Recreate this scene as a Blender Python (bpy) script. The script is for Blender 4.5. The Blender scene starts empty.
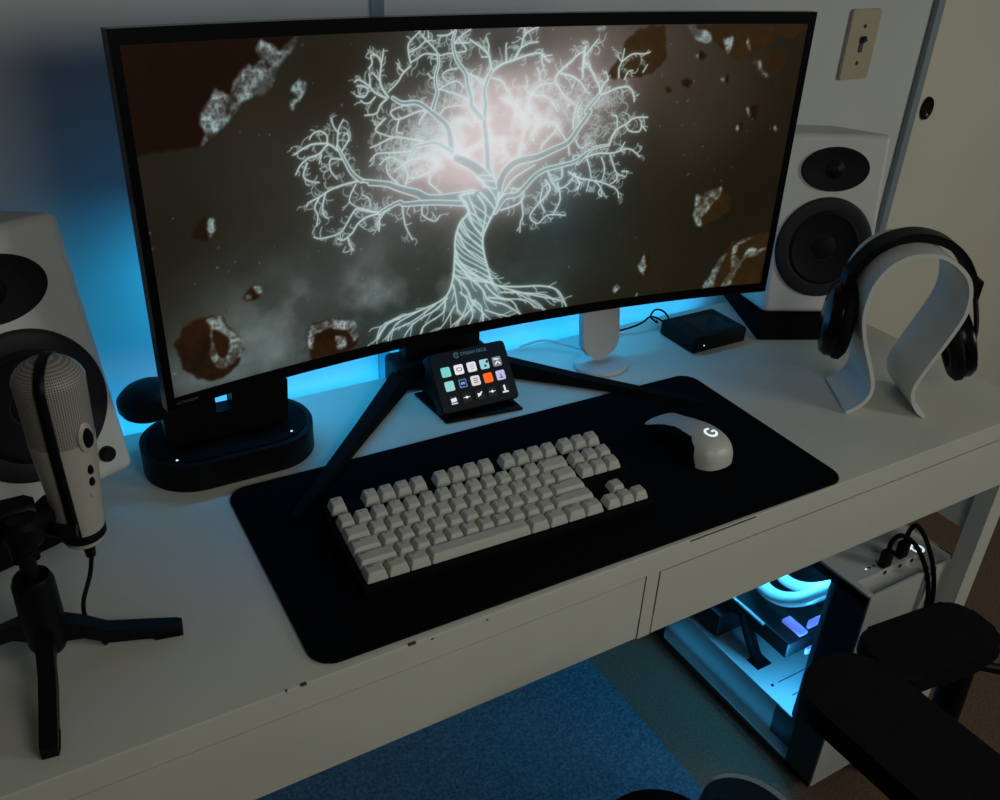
import bpy, bmesh, math, random, json
import numpy as np
from mathutils import Matrix, Vector
random.seed(7)
S = bpy.context.scene
COL = S.collection
PI = math.pi
TOP = 0.75                     # height of the desk top above the floor; most things are laid out relative to it

# ------------------------------------------------------------------ materials
MATS = {}
def srgb(c):
    return tuple((x/12.92 if x <= .04045 else ((x+.055)/1.055)**2.4) for x in [v/255 for v in c])
def mat(name, col, rough=.5, metal=0., var=.06, scale=40., bump=0., bscale=300., emit=None, estr=0., spec=.5, coat=0.):
    if name in MATS: return MATS[name]
    m = bpy.data.materials.new(name); m.use_nodes = True
    nt = m.node_tree; b = nt.nodes['Principled BSDF']
    c = srgb(col)
    tc = nt.nodes.new('ShaderNodeTexCoord')
    nz = nt.nodes.new('ShaderNodeTexNoise'); nz.inputs['Scale'].default_value = scale; nz.inputs['Detail'].default_value = 4
    nt.links.new(tc.outputs['Object'], nz.inputs['Vector'])
    rp = nt.nodes.new('ShaderNodeValToRGB')
    rp.color_ramp.elements[0].position = .3; rp.color_ramp.elements[1].position = .7
    rp.color_ramp.elements[0].color = (*[x*(1-var) for x in c], 1)
    rp.color_ramp.elements[1].color = (*[min(1, x*(1+var)) for x in c], 1)
    nt.links.new(nz.outputs['Fac'], rp.inputs['Fac']); nt.links.new(rp.outputs['Color'], b.inputs['Base Color'])
    b.inputs['Roughness'].default_value = rough; b.inputs['Metallic'].default_value = metal
    b.inputs['Specular IOR Level'].default_value = spec
    b.inputs['Coat Weight'].default_value = coat
    if bump:
        n2 = nt.nodes.new('ShaderNodeTexNoise'); n2.inputs['Scale'].default_value = bscale; n2.inputs['Detail'].default_value = 3
        bp = nt.nodes.new('ShaderNodeBump'); bp.inputs['Strength'].default_value = bump; bp.inputs['Distance'].default_value = .002
        nt.links.new(tc.outputs['Object'], n2.inputs['Vector']); nt.links.new(n2.outputs['Fac'], bp.inputs['Height'])
        nt.links.new(bp.outputs['Normal'], b.inputs['Normal'])
    if emit:
        b.inputs['Emission Color'].default_value = (*srgb(emit), 1); b.inputs['Emission Strength'].default_value = estr
    MATS[name] = m
    return m

white_lacquer = mat('white_lacquer', (205,203,192), .38, var=.03, scale=9)
wall_paint = mat('wall_paint', (198,200,198), .85, var=.04, scale=5, bump=.15, bscale=180)
door_paint = mat('door_paint', (206,203,186), .7, var=.04, scale=4, bump=.08, bscale=90)
groove_paint = mat('groove_paint', (120,135,150), .8)
carpet_brown = mat('carpet_brown', (100,78,60), .95, var=.35, scale=220, bump=1., bscale=420)
rug_grey = mat('rug_grey', (60,88,102), .95, var=.5, scale=170, bump=1., bscale=300)
black_plastic = mat('black_plastic', (12,12,15), .45, var=.1, spec=.12)
black_gloss = mat('black_gloss', (10,10,13), .2, var=.1, spec=.15)
black_matte = mat('black_matte', (11,11,14), .8, var=.15, bump=.2, bscale=500, spec=.08)
black_fabric = mat('black_fabric', (10,12,17), .95, var=.25, scale=350, bump=.6, bscale=900, spec=.04)
black_foam = mat('black_foam', (16,16,19), .95, var=.3, scale=300, bump=.5, bscale=700, spec=.05)
leather_black = mat('leather_black', (11,11,14), .6, var=.15, bump=.4, bscale=400, spec=.10)
keycap_mat = mat('keycap_cream', (190,187,178), .55, var=.03, scale=60)
legend_mat = mat('legend_dark', (36,34,34), .6)
speaker_white = mat('speaker_white', (202,201,197), .45, var=.02)
cone_dark = mat('cone_dark', (20,19,24), .6, var=.1, spec=.1)
rubber_dark = mat('rubber_dark', (40,38,44), .5, var=.08, spec=.12)
mic_white = mat('mic_white', (176,170,160), .4, var=.03)
mic_black = mat('mic_black', (11,11,14), .45, spec=.15)
acrylic_white = mat('acrylic_white', (214,214,210), .25, var=.02)
mouse_white = mat('mouse_white', (196,194,186), .4, var=.02)
mouse_black = mat('mouse_black', (10,10,13), .7, var=.1, spec=.06)
device_white = mat('device_white', (196,196,194), .4, var=.02)
case_white = mat('case_white', (190,190,186), .45, var=.02)
tray_dark = mat('tray_dark', (26,34,44), .6)
pcb_dark = mat('pcb_dark', (10,13,18), .5, var=.3, scale=120)
switch_ivory = mat('switch_ivory', (172,164,138), .45, var=.03)
metal_dark = mat('metal_dark', (60,60,64), .35, metal=.8)
glow_white = mat('glow_white', (230,240,250), .5, emit=(225,240,255), estr=.9)
glow_dot = mat('glow_dot', (230,240,250), .5, emit=(170,220,255), estr=1.2)
glow_cyan = mat('glow_cyan', (120,220,255), .5, emit=(110,215,255), estr=1.6)
glow_violet = mat('glow_violet', (130,140,240), .5, emit=(120,140,245), estr=.75)
led_blue = mat('led_blue', (60,150,255), .5, emit=(40,150,255), estr=3.0)
chip_mat = mat('chip_dark', (70,62,50), .8)

def mic_mesh_mat():
    m = bpy.data.materials.new('mic_grille'); m.use_nodes = True; nt = m.node_tree; b = nt.nodes['Principled BSDF']
    tc = nt.nodes.new('ShaderNodeTexCoord'); mp = nt.nodes.new('ShaderNodeMapping'); mp.inputs['Scale'].default_value = (1, 1, 1)
    # woven wire: angle around the axis and height give the weave
    sep = nt.nodes.new('ShaderNodeSeparateXYZ'); nt.links.new(tc.outputs['Object'], sep.inputs[0])
    at = nt.nodes.new('ShaderNodeMath'); at.operation = 'ARCTAN2'; nt.links.new(sep.outputs[1], at.inputs[0]); nt.links.new(sep.outputs[0], at.inputs[1])
    a = nt.nodes.new('ShaderNodeMath'); a.operation = 'MULTIPLY'; a.inputs[1].default_value = 84; nt.links.new(at.outputs[0], a.inputs[0])
    sa = nt.nodes.new('ShaderNodeMath'); sa.operation = 'SINE'; nt.links.new(a.outputs[0], sa.inputs[0])
    z = nt.nodes.new('ShaderNodeMath'); z.operation = 'MULTIPLY'; z.inputs[1].default_value = 3000; nt.links.new(sep.outputs[2], z.inputs[0])
    sz = nt.nodes.new('ShaderNodeMath'); sz.operation = 'SINE'; nt.links.new(z.outputs[0], sz.inputs[0])
    mu = nt.nodes.new('ShaderNodeMath'); mu.operation = 'MAXIMUM'; nt.links.new(sa.outputs[0], mu.inputs[0]); nt.links.new(sz.outputs[0], mu.inputs[1])
    rp = nt.nodes.new('ShaderNodeValToRGB'); rp.color_ramp.elements[0].position = .0; rp.color_ramp.elements[1].position = .45
    rp.color_ramp.elements[0].color = (*srgb((62,60,56)), 1); rp.color_ramp.elements[1].color = (*srgb((160,154,144)), 1)
    nt.links.new(mu.outputs[0], rp.inputs['Fac']); nt.links.new(rp.outputs['Color'], b.inputs['Base Color'])
    b.inputs['Roughness'].default_value = .5
    return m
mic_grille = mic_mesh_mat()

def glass_mat():
    m = bpy.data.materials.new('tempered_glass'); m.use_nodes = True; nt = m.node_tree
    nt.nodes.remove(nt.nodes['Principled BSDF']); out = nt.nodes['Material Output']
    tr = nt.nodes.new('ShaderNodeBsdfTransparent'); tr.inputs[0].default_value = (.82,.86,.88,1)
    gl = nt.nodes.new('ShaderNodeBsdfGlossy'); gl.inputs['Roughness'].default_value = .05
    mx = nt.nodes.new('ShaderNodeMixShader'); mx.inputs[0].default_value = .035; nt.links.new(tr.outputs[0], mx.inputs[1]); nt.links.new(gl.outputs[0], mx.inputs[2])
    nt.links.new(mx.outputs[0], out.inputs[0]); return m
glass = glass_mat()

# ------------------------------------------------------------------ mesh helpers
def finish(name, bm, m, parent=None, loc=None, rot=None, sharp=35, mats=None, wn=True):
    for f in bm.faces: f.smooth = True
    lim = math.radians(sharp)
    bmesh.ops.recalc_face_normals(bm, faces=bm.faces[:])
    for e in bm.edges:
        if len(e.link_faces) == 2 and e.calc_face_angle(0) > lim: e.smooth = False
    me = bpy.data.meshes.new(name); bm.to_mesh(me); bm.free()
    if mats:
        for q in mats: me.materials.append(q)
    elif m: me.materials.append(m)
    o = bpy.data.objects.new(name, me); COL.objects.link(o)
    if parent: o.parent = parent
    if loc: o.location = loc
    if rot: o.rotation_euler = rot
    if wn:
        w = o.modifiers.new('normals', 'WEIGHTED_NORMAL'); w.keep_sharp = True; w.weight = 90
    return o
def tagit(o, label, cat, group=None):
    o['label'] = label; o['category'] = cat
    if group: o['group'] = group
    return o
def empty(name, label, cat, loc=(0,0,0), rot=(0,0,0), group=None):
    o = bpy.data.objects.new(name, None); COL.objects.link(o); o.empty_display_size = .02
    o.location = loc; o.rotation_euler = rot
    return tagit(o, label, cat, group)
def struct(o):
    o['kind'] = 'structure'; return o
def BM(): return bmesh.new()
def box(bm, c, s, bev=0., seg=2, M=None):
    r = bmesh.ops.create_cube(bm, size=1.)
    vs = r['verts']
    for v in vs: v.co = Vector((v.co.x*s[0]+c[0], v.co.y*s[1]+c[1], v.co.z*s[2]+c[2]))
    if bev > 0:
        es = list({e for v in vs for e in v.link_edges})
        rr = bmesh.ops.bevel(bm, geom=es, offset=bev, segments=seg, affect='EDGES', profile=.5)
        vs = list({v for f in rr['faces'] for v in f.verts} | {v for v in vs if v.is_valid})
    if M is not None:
        for v in vs: v.co = M @ v.co
    return vs
def prism(bm, pts, z0, z1, bev=0., seg=2, M=None):
    n = len(pts)
    a = [bm.verts.new((p[0], p[1], z0)) for p in pts]; b = [bm.verts.new((p[0], p[1], z1)) for p in pts]
    fb = bm.faces.new(a[::-1]); ft = bm.faces.new(b)
    for i in range(n): bm.faces.new((a[i], a[(i+1) % n], b[(i+1) % n], b[i]))
    vs = a+b
    if bev > 0:
        es = list(ft.edges)+list(fb.edges)
        rr = bmesh.ops.bevel(bm, geom=es, offset=bev, segments=seg, affect='EDGES', profile=.5)
        vs = list({v for f in rr['faces'] for v in f.verts} | {v for v in vs if v.is_valid})
    if M is not None:
        for v in vs: v.co = M @ v.co
    return vs
def rrect(w, d, r, n=6, cx=0, cy=0):
    pts = []
    for k, (sx, sy) in enumerate(((1,1),(-1,1),(-1,-1),(1,-1))):
        for i in range(n+1):
            a = PI/2*k + PI/2*i/n
            pts.append((cx+sx*(w/2-r)+r*math.cos(a), cy+sy*(d/2-r)+r*math.sin(a)))
    return pts
def lathe(bm, prof, n=40, M=None, sx=1., sy=1.):
    rings = []
    for r, z in prof:
        if r < 1e-6: rings.append([bm.verts.new((0,0,z))])
        else: rings.append([bm.verts.new((r*sx*math.cos(2*PI*i/n), r*sy*math.sin(2*PI*i/n), z)) for i in range(n)])
    for A, B in zip(rings, rings[1:]):
        for i in range(n):
            j = (i+1) % n
            if len(A) == 1 and len(B) == 1: continue
            if len(A) == 1: bm.faces.new((A[0], B[i], B[j]))
            elif len(B) == 1: bm.faces.new((A[i], A[j], B[0]))
            else: bm.faces.new((A[i], A[j], B[j], B[i]))
    for R, rev in ((rings[0], True), (rings[-1], False)):
        if len(R) > 1: bm.faces.new(R[::-1] if rev else R)
    if M is not None:
        for R in rings:
            for v in R: v.co = M @ v.co
def catmull(pts, n=8):
    P = [Vector(p) for p in pts]; out = []
    for i in range(len(P)-1):
        p0 = P[max(i-1,0)]; p1 = P[i]; p2 = P[i+1]; p3 = P[min(i+2,len(P)-1)]
        for k in range(n):
            t = k/n
            out.append(.5*((2*p1)+(-p0+p2)*t+(2*p0-5*p1+4*p2-p3)*t*t+(-p0+3*p1-3*p2+p3)*t**3))
    out.append(P[-1]); return out
def tube(bm, pts, r, n=10, smooth=8, M=None):
    P = catmull(pts, smooth) if smooth else [Vector(p) for p in pts]
    rs = r if isinstance(r, (list, tuple)) else [r]*len(P)
    if len(rs) != len(P): rs = [rs[0]+(rs[-1]-rs[0])*i/(len(P)-1) for i in range(len(P))]
    up = Vector((0,0,1)); rings = []; prev = None
    for i, p in enumerate(P):
        t = (P[min(i+1,len(P)-1)]-P[max(i-1,0)]).normalized()
        if prev is None:
            a = t.cross(up)
            if a.length < .1: a = t.cross(Vector((1,0,0)))
        else: a = prev - t*prev.dot(t)
        a.normalize(); prev = a; b = t.cross(a)
        rings.append([bm.verts.new((M @ q) if M is not None else q) for q in [p + (a*math.cos(2*PI*k/n)+b*math.sin(2*PI*k/n))*rs[i] for k in range(n)]])
    for A, B in zip(rings, rings[1:]):
        for k in range(n):
            j = (k+1) % n; bm.faces.new((A[k], A[j], B[j], B[k]))
    bm.faces.new(rings[0][::-1]); bm.faces.new(rings[-1])
def ribbon(bm, prof, th, y0, y1, M=None):
    """A bent sheet: prof is a list of (x, z), given a thickness and extruded from y0 to y1."""
    P = [Vector((p[0], p[1])) for p in prof]; L = []; Rr = []
    for i, p in enumerate(P):
        t = (P[min(i+1,len(P)-1)]-P[max(i-1,0)]).normalized(); nn = Vector((-t.y, t.x))
        L.append(p+nn*th/2); Rr.append(p-nn*th/2)
    ring = L+Rr[::-1]; n = len(ring); m = len(P)
    a = [bm.verts.new((q.x, y0, q.y)) for q in ring]; b = [bm.verts.new((q.x, y1, q.y)) for q in ring]
    for i in range(n): bm.faces.new((a[i], a[(i+1) % n], b[(i+1) % n], b[i]))
    for i in range(m-1):
        for v in (a, b): bm.faces.new((v[i], v[i+1], v[n-2-i], v[n-1-i]))
    if M is not None:
        for v in a+b: v.co = M @ v.co
def Tm(x, y, z): return Matrix.Translation((x, y, z))
def Rm(a, ax): return Matrix.Rotation(a, 4, ax)
def text(name, s, size, m, parent, M, align='CENTER', ext=.0001):
    cu = bpy.data.curves.new(name, 'FONT'); cu.body = s; cu.size = size; cu.align_x = align; cu.align_y = 'CENTER'; cu.extrude = ext
    cu.materials.append(m)
    t = bpy.data.objects.new(name, cu); COL.objects.link(t)
    dg = bpy.context.evaluated_depsgraph_get(); me = bpy.data.meshes.new_from_object(t.evaluated_get(dg)); me.name = name
    bpy.data.objects.remove(t); bpy.data.curves.remove(cu)
    if not me.materials: me.materials.append(m)
    o = bpy.data.objects.new(name, me); COL.objects.link(o); o.parent = parent; o.matrix_local = M
    return o

# ------------------------------------------------------------------ the room
b = BM(); box(b, (.4, -.7, TOP*0-.05), (6, 5, .1)); fl = struct(finish('floor', b, carpet_brown))
b = BM(); box(b, (-1.05, .60, 1.2), (4.556, .10, 2.5)); struct(finish('wall_back', b, wall_paint))
b = BM(); box(b, (.155, .553, 1.2), (.018, .012, 2.5)); struct(finish('trim_1', b, groove_paint))
b = BM(); box(b, (1.2385, .556, 1.2), (.019, .035, 2.5), .002); struct(finish('trim_2', b, mat('trim_grey', (128,138,146), .6)))
b = BM(); box(b, (1.468, .585, 1.2), (.44, .07, 2.4), .003); dr = struct(finish('door_1', b, door_paint))
b = BM(); box(b, (2.5, .590, 1.2), (1.62, .07, 2.4), .003); struct(finish('door_2', b, door_paint))
b = BM(); box(b, (-1.05, .543, .05), (4.556, .014, .1), .003); struct(finish('baseboard_back', b, white_lacquer))
# finger pull in the sliding door
b = BM(); lathe(b, [(0,.001),(.012,.0015),(.0165,.005),(.0175,.0055),(.019,.003),(.019,0),(.0,0)], 32, Tm(1.287,.5495,TOP+.29) @ Rm(PI/2,'X'), sx=.85, sy=1.15)
finish('door_handle', b, mat('pull_bronze', (46,38,34), .25, metal=.7), dr)

# light switch
sw = empty('light_switch', 'ivory toggle light switch plate on the wall above the right speaker', 'light switch', (1.0525,.549,TOP+.4135))
b = BM(); prism(b, rrect(.070,.114,.004), 0, .006, .002, 2, Rm(PI/2,'X')); finish('plate', b, switch_ivory, sw)
b = BM(); box(b, (0,-.0065,0), (.010,.002,.025), .0008); fr_ = finish('slot', b, mat('slot_dark', (60,56,48), .6), sw)
b = BM(); box(b, (0,-.011,.003), (.008,.014,.010), .002, 2, Tm(0,0,0) @ Rm(-.5,'X')); finish('toggle', b, mat('toggle_dark', (36,33,34), .4), sw)
for s in (-1,1):
    b = BM(); lathe(b, [(0,.0018),(.003,.0012),(.0035,0),(0,0)], 16, Tm(0,-.006,s*.030) @ Rm(PI/2,'X')); finish('screw', b, metal_dark, sw)

# rug under the desk
b = BM()
prism(b, rrect(1.05,.95,.01,3), .001, .010, .003, 2); rug = finish('area_rug', b, rug_grey, loc=(.035,.055,0))
tagit(rug, 'flat grey woven rug on the carpet under the desk, lit blue', 'rug')

# ------------------------------------------------------------------ the desk
desk = empty('desk', 'long white desk with two drawers standing along the wall', 'desk', (0,0,TOP))
XL, XR, YD = -.4725, .9525, .4955
b = BM(); box(b, ((XL+XR)/2, YD/2, -.014), (XR-XL, YD, .028), .0018, 2); dt = finish('desktop', b, white_lacquer, desk)
for (x0, x1, z) in ((-.170,-.164,.0006),(-.1835,-.182,.0006),(-.064,-.056,.0006),(-.041,-.037,-.002),(.283,.384,-.0012),(.02,.023,-.004)):
    b = BM(); box(b, ((x0+x1)/2, .0012, z-.0010), (x1-x0, .0028, .0024), .0006); finish('chip', b, chip_mat, dt)
b = BM()   # apron frame: rail above the drawers, stiles, ends, back
box(b, ((XL+XR)/2, .0085, -.0285), (XR-XL-.001, .017, .003))
box(b, (.2363,.02,-.077), (.0175,.038,.098)); box(b, (XL+.011,.235,-.125), (.02,.46,.20)); box(b, (XR-.011,.25,-.133), (.02,.48,.21))
box(b, ((XL+XR)/2, .47, -.077), (XR-XL-.04,.016,.098)); box(b, ((XL+XR)/2, .24, -.122), (XR-XL-.04,.44,.004))
finish('frame', b, white_lacquer, desk)
for (x0, x1) in ((XL+.030,.2262),(.2463,XR-.030)):
    b = BM(); w = x1-x0-.001
    yo = .0012 if x0 < 0 else .0002
    box(b, ((x0+x1)/2, .0095+yo, -.0830), (w, .018, .0840), .0005); box(b, ((x0+x1)/2, .0012+yo, -.0640), (w, .0022, .0620), .0004)
    box(b, (x0+.02, .21, -.075), (.012, .38, .075)); box(b, (x1-.02, .21, -.075), (.012, .38, .075)); box(b, ((x0+x1)/2, .40, -.075), (w-.03, .012, .075))
    finish('drawer', b, white_lacquer, desk)
for x in (XL+.020, XR-.018):
    for y in (.015, YD-.03):
        b = BM(); box(b, (x, y, -.39), (.036, .030, .720), .0015); lg = finish('leg', b, white_lacquer, desk)
        b = BM(); box(b, (x, y, -.305), (.0364, .0304, .0012)); finish('seam', b, case_white, lg)
b = BM(); box(b, (.14, .4995, -.020), (1.28, .008, .006), .001); ls = finish('light_strip', b, led_blue, loc=(0,0,TOP))
tagit(ls, 'blue glowing light strip along the back edge of the desk', 'light strip')

# ------------------------------------------------------------------ desk mat
mm = empty('desk_mat', 'large black cloth desk mat with rounded corners under the keyboard', 'desk mat', (-.1470,.3150,TOP), (0,0,-.01215))
mw, mh = .6880, .3045
b = BM(); prism(b, rrect(mw, mh, .023, 8, mw/2, -mh/2), .0002, .0030, .0008, 2); finish('cloth_surface', b, black_fabric, mm)
b = BM(); pts = [(x, y, .0022) for x, y in rrect(mw+.0006, mh+.0006, .0233, 8, mw/2, -mh/2)]; tube(b, pts+[pts[0]], .0013, 6, 0); finish('stitched_edge', b, black_matte, mm)

# ------------------------------------------------------------------ keyboard
U = .01905
KT = math.atan(.13834)
kb = empty('keyboard', 'cream keyboard without number pad on the black desk mat', 'keyboard', (-.0680,.1990,TOP+.025+.13834*6.5*U), (KT,0,-.03141))
b = BM(); W = 18.25*U; H = 6.41*U
M0 = Tm(W/2, -H/2, -.0162)
box(b, (0,0,0), (W+.010, H+.008, .0104), .002, 3, M0)
finish('case', b, black_matte, kb)
for x in (.04, W-.04):
    b = BM(); box(b, (x, -.02, -.0285), (.02,.012,.0145), .001); finish('foot', b, black_plastic, kb)
def keycap_bm(w, row):
    bm = BM(); hb = (w*U-.0009)/2; db = (U-.0009)/2
    zt = {0:.0005,1:.0005,2:-.0005,3:-.0015,4:-.0012,5:-.0008}[row]; tilt = {0:.06,1:.05,2:.0,3:-.06,4:-.12,5:-.12}[row]
    z0 = -.0100
    ht = hb-.0030; dtp = db-.0028; oy = .0014
    levels = [(hb,db,0,z0),(hb-.0003,db-.0003,0.,z0+.002),(ht+.0006,dtp+.0005,oy,zt-.0009),(ht-.0004,dtp-.0006,oy,zt)]
    rings = []
    for hx, hy, o, z in levels:
        r = min(.0016, hx*.4); ring = []
        for x, y in rrect(2*hx, 2*hy, r, 2):
            ring.append(bm.verts.new((x, y+o, z+(tilt*(y) if z > -.005 else 0))))
        rings.append(ring)
    n = len(rings[0])
    for A, B in zip(rings, rings[1:]):
        for i in range(n): bm.faces.new((A[i], A[(i+1)%n], B[(i+1)%n], B[i]))
    # dished top: inner ring lower
    inn = [bm.verts.new((v.co.x*.55, (v.co.y-oy)*.55+oy, v.co.z-.0005)) for v in rings[-1]]
    for i in range(n): bm.faces.new((rings[-1][i], rings[-1][(i+1)%n], inn[(i+1)%n], inn[i]))
    bm.faces.new(inn); bm.faces.new(rings[0][::-1])
    return bm
rows = [
 [(0,1,'ESC')]+[(2+i,1,'F%d'%(i+1)) for i in range(4)]+[(6.5+i,1,'F%d'%(i+5)) for i in range(4)]+[(11+i,1,'F%d'%(i+9)) for i in range(4)]+[(15.25,1,'PRT'),(16.25,1,'SLK'),(17.25,1,'PAU')],
 [(i,1,c) for i,c in enumerate('`1234567890-=')]+[(13,2,'BACK'),(15.25,1,'INS'),(16.25,1,'HM'),(17.25,1,'PU')],
 [(0,1.5,'TAB')]+[(1.5+i,1,c) for i,c in enumerate('QWERTYUIOP[]')]+[(13.5,1.5,'\\'),(15.25,1,'DEL'),(16.25,1,'END'),(17.25,1,'PD')],
 [(0,1.75,'CAPS')]+[(1.75+i,1,c) for i,c in enumerate("ASDFGHJKL;'")]+[(12.75,2.25,'ENTER')],
 [(0,2.25,'SHIFT')]+[(2.25+i,1,c) for i,c in enumerate('ZXCVBNM,./')]+[(12.25,2.75,'SHIFT'),(16.25,1,'^')],
 [(0,1.25,'CTRL'),(1.25,1.25,'WIN'),(2.5,1.25,'ALT'),(3.75,6.25,''),(10,1.25,'ALT'),(11.25,1.25,'FN'),(12.5,1.25,'MENU'),(13.75,1.25,'CTRL'),(15.25,1,'<'),(16.25,1,'v'),(17.25,1,'>')]]
kmesh = {}
for r, row in enumerate(rows):
    cy = -(r+.5+(.41 if r else 0))*U
    for (x, w, leg) in row:
        if (r, w) not in kmesh:
            o = finish('keycap', keycap_bm(w, r), keycap_mat, kb, sharp=50); kmesh[(r, w)] = o
        else:
            o = kmesh[(r, w)].copy(); COL.objects.link(o); o.parent = kb
        o.location = ((x+w/2)*U, cy, 0)
        if leg:
            zt = .0004 if r < 3 else -.0010
            text('legend', leg, .0042 if len(leg) == 1 else .0030, legend_mat, o, Tm(-(w*U/2-.0048) if w > 1 and r else -.0015, .0048 if r else .004, zt+.0002) @ Rm({0:.06,1:.05,2:0,3:-.06,4:-.12,5:-.12}[r],'X'), 'LEFT' if w > 1 and r else 'CENTER', .00005)

# ------------------------------------------------------------------ mouse
ms = empty('computer_mouse', 'white and black wireless mouse with lit logo on the desk mat', 'mouse', (.4085,.1505,TOP+.003), (0,0,.03))
def mouse_faces():
    ys = [-.0625,-.060,-.055,-.047,-.036,-.022,-.006,.010,.026,.040,.051,.058,.0615]
    hw = [.006,.016,.0235,.0285,.0315,.0325,.0315,.0298,.0292,.0298,.0300,.0290,.0260]
    hh = [.008,.018,.0260,.0318,.0352,.0362,.0348,.0312,.0262,.0212,.0175,.0145,.0105]
    n = 96; V = []; dense = 14
    yy = []; 
    for i in range(len(ys)-1):
        for k in range(dense): yy.append(i+k/dense)
    yy.append(len(ys)-1)
    def f(arr, t):
        i = min(int(t), len(arr)-2); u = t-i; p0 = arr[max(i-1,0)]; p1 = arr[i]; p2 = arr[i+1]; p3 = arr[min(i+2,len(arr)-1)]
        return .5*((2*p1)+(-p0+p2)*u+(2*p0-5*p1+4*p2-p3)*u*u+(-p0+3*p1-3*p2+p3)*u**3)
    for t in yy:
        y, w_, h_ = f(ys,t), f(hw,t), f(hh,t)
        ring = []
        for k in range(n+1):
            a = PI*k/n; c, s = math.cos(a), math.sin(a)
            ring.append((-(abs(c)**.75)*math.copysign(1,c)*w_*(1-.10*(1-s)*0), y, .0012+h_*abs(s)**.66))
        V.append(ring)
    return V
V = mouse_faces()
def isblack(p):
    y = p[1]; h = np.interp(y, [-.0625,-.05,-.022,.01,.04,.0615],[.010,.029,.0368,.0316,.0215,.011])
    if p[0] < 0:
        lim = np.interp(y, [-.048,-.043,-.036,-.022,.0,.03,.06],[-.2,.2,.78,.90,.93,.90,.70])
        return y > -.047 and p[2] < lim*h
    return (y > -.030 and p[2] < .45*h)
bs, bk = BM(), BM()
vs_s = [[bs.verts.new(p) for p in r] for r in V]; vs_b = [[bk.verts.new((p[0]*.998,p[1],p[2]*.998)) for p in r] for r in V]
for i in range(len(V)-1):
    for k in range(len(V[0])-1):
        c = [sum(q[j] for q in (V[i][k],V[i][k+1],V[i+1][k+1],V[i+1][k]))/4 for j in range(3)]
        bb, vv = (bk, vs_b) if isblack(c) else (bs, vs_s)
        bb.faces.new((vv[i][k], vv[i][k+1], vv[i+1][k+1], vv[i+1][k]))
vs_b0 = vs_b
bk.faces.new(vs_b[-1]); bs.faces.new(vs_s[0][::-1])
for i in range(len(V)-1):
    bk.faces.new((vs_b[i][0], vs_b[i+1][0], vs_b[i+1][-1], vs_b[i][-1]))
for bm_ in (bs, bk):
    for v in [v for v in bm_.verts if not v.link_faces]: bm_.verts.remove(v)
shell = finish('shell', bs, mouse_white, ms, sharp=60, wn=False); finish('side_grip', bk, mouse_black, ms, sharp=60)
b = BM(); tube(b, [(.0-.0,.026,.0200),(0,.034,.0195),(0,.042,.0160)], .0035, 10, 4); finish('scroll_wheel', b, mouse_black, ms)
# lit logo: an open ring with a bar
b = BM()
pts = []
for k in range(41):
    a = math.radians(50+k*270/40); pts.append((.0074*math.cos(a), .0074*math.sin(a), 0))
ribw = .0012
def flatstroke(bm, pts, w, M, zoff=0):
    P = [Vector(p) for p in pts]; A = []; B = []
    for i, p in enumerate(P):
        t = (P[min(i+1,len(P)-1)]-P[max(i-1,0)]).normalized(); nn = Vector((-t.y, t.x, 0))
        A.append(bm.verts.new(M @ (p+nn*w))); B.append(bm.verts.new(M @ (p-nn*w)))
    for i in range(len(P)-1): bm.faces.new((A[i], A[i+1], B[i+1], B[i]))
LM = Tm(.002,-.031,.08) @ Rm(.25,'Z')
ft = [(.0012+.0070*i/8,0,0) for i in range(9)]
flatstroke(b, pts, .0016, LM); flatstroke(b, ft, .0014, LM); flatstroke(b, [(.0070,-.0050*i/6,0) for i in range(7)], .0013, LM)
from mathutils.bvhtree import BVHTree
tree = BVHTree.FromPolygons([v.co.copy() for v in shell.data.vertices], [tuple(p.vertices) for p in shell.data.polygons])
for v in b.verts:
    hit = tree.ray_cast(v.co, Vector((0,0,-1)))
    if hit[0] is not None: v.co = hit[0]+Vector((0,0,.0004))
lgo = finish('logo', b, glow_white, ms)

# ------------------------------------------------------------------ stream controller with 15 lit keys
sd = empty('key_controller', 'small black controller with fifteen lit keys on a stand, below the monitor', 'key controller', (.208,.343,TOP), (0,0,-.02))
SM = Tm(0,0,.0125) @ Rm(PI/2-.683,'X')     # local x right, local y up the face, local z out of the face
b = BM(); prism(b, rrect(.118,.084,.006,4,0,.042), -.021, 0, .002, 2, SM); body = finish('body', b, black_plastic, sd)
b = BM(); prism(b, rrect(.114,.080,.005,4,0,.042), 0, .0006, 0, 2, SM); finish('face_panel', b, mat('face_panel', (20,28,38), .3), sd)
keycols = [[(120,205,195),(235,228,228),(232,222,226),(150,205,205),(120,125,130)],[(150,208,202),(14,26,50),(226,215,214),(255,100,28),(190,185,220)],[(16,16,18)]*5]
def keymat(c):
    return mat('key_%d_%d_%d' % c, c, .4, emit=c, estr=.75, var=.02)
icon_dark = mat('icon_dark', (40,44,52), .5); icon_lit = mat('icon_lit', (225,225,230), .5, emit=(225,225,230), estr=.8); icon_blue = mat('icon_blue', (130,160,210), .5, emit=(120,155,215), estr=.7)
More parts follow.
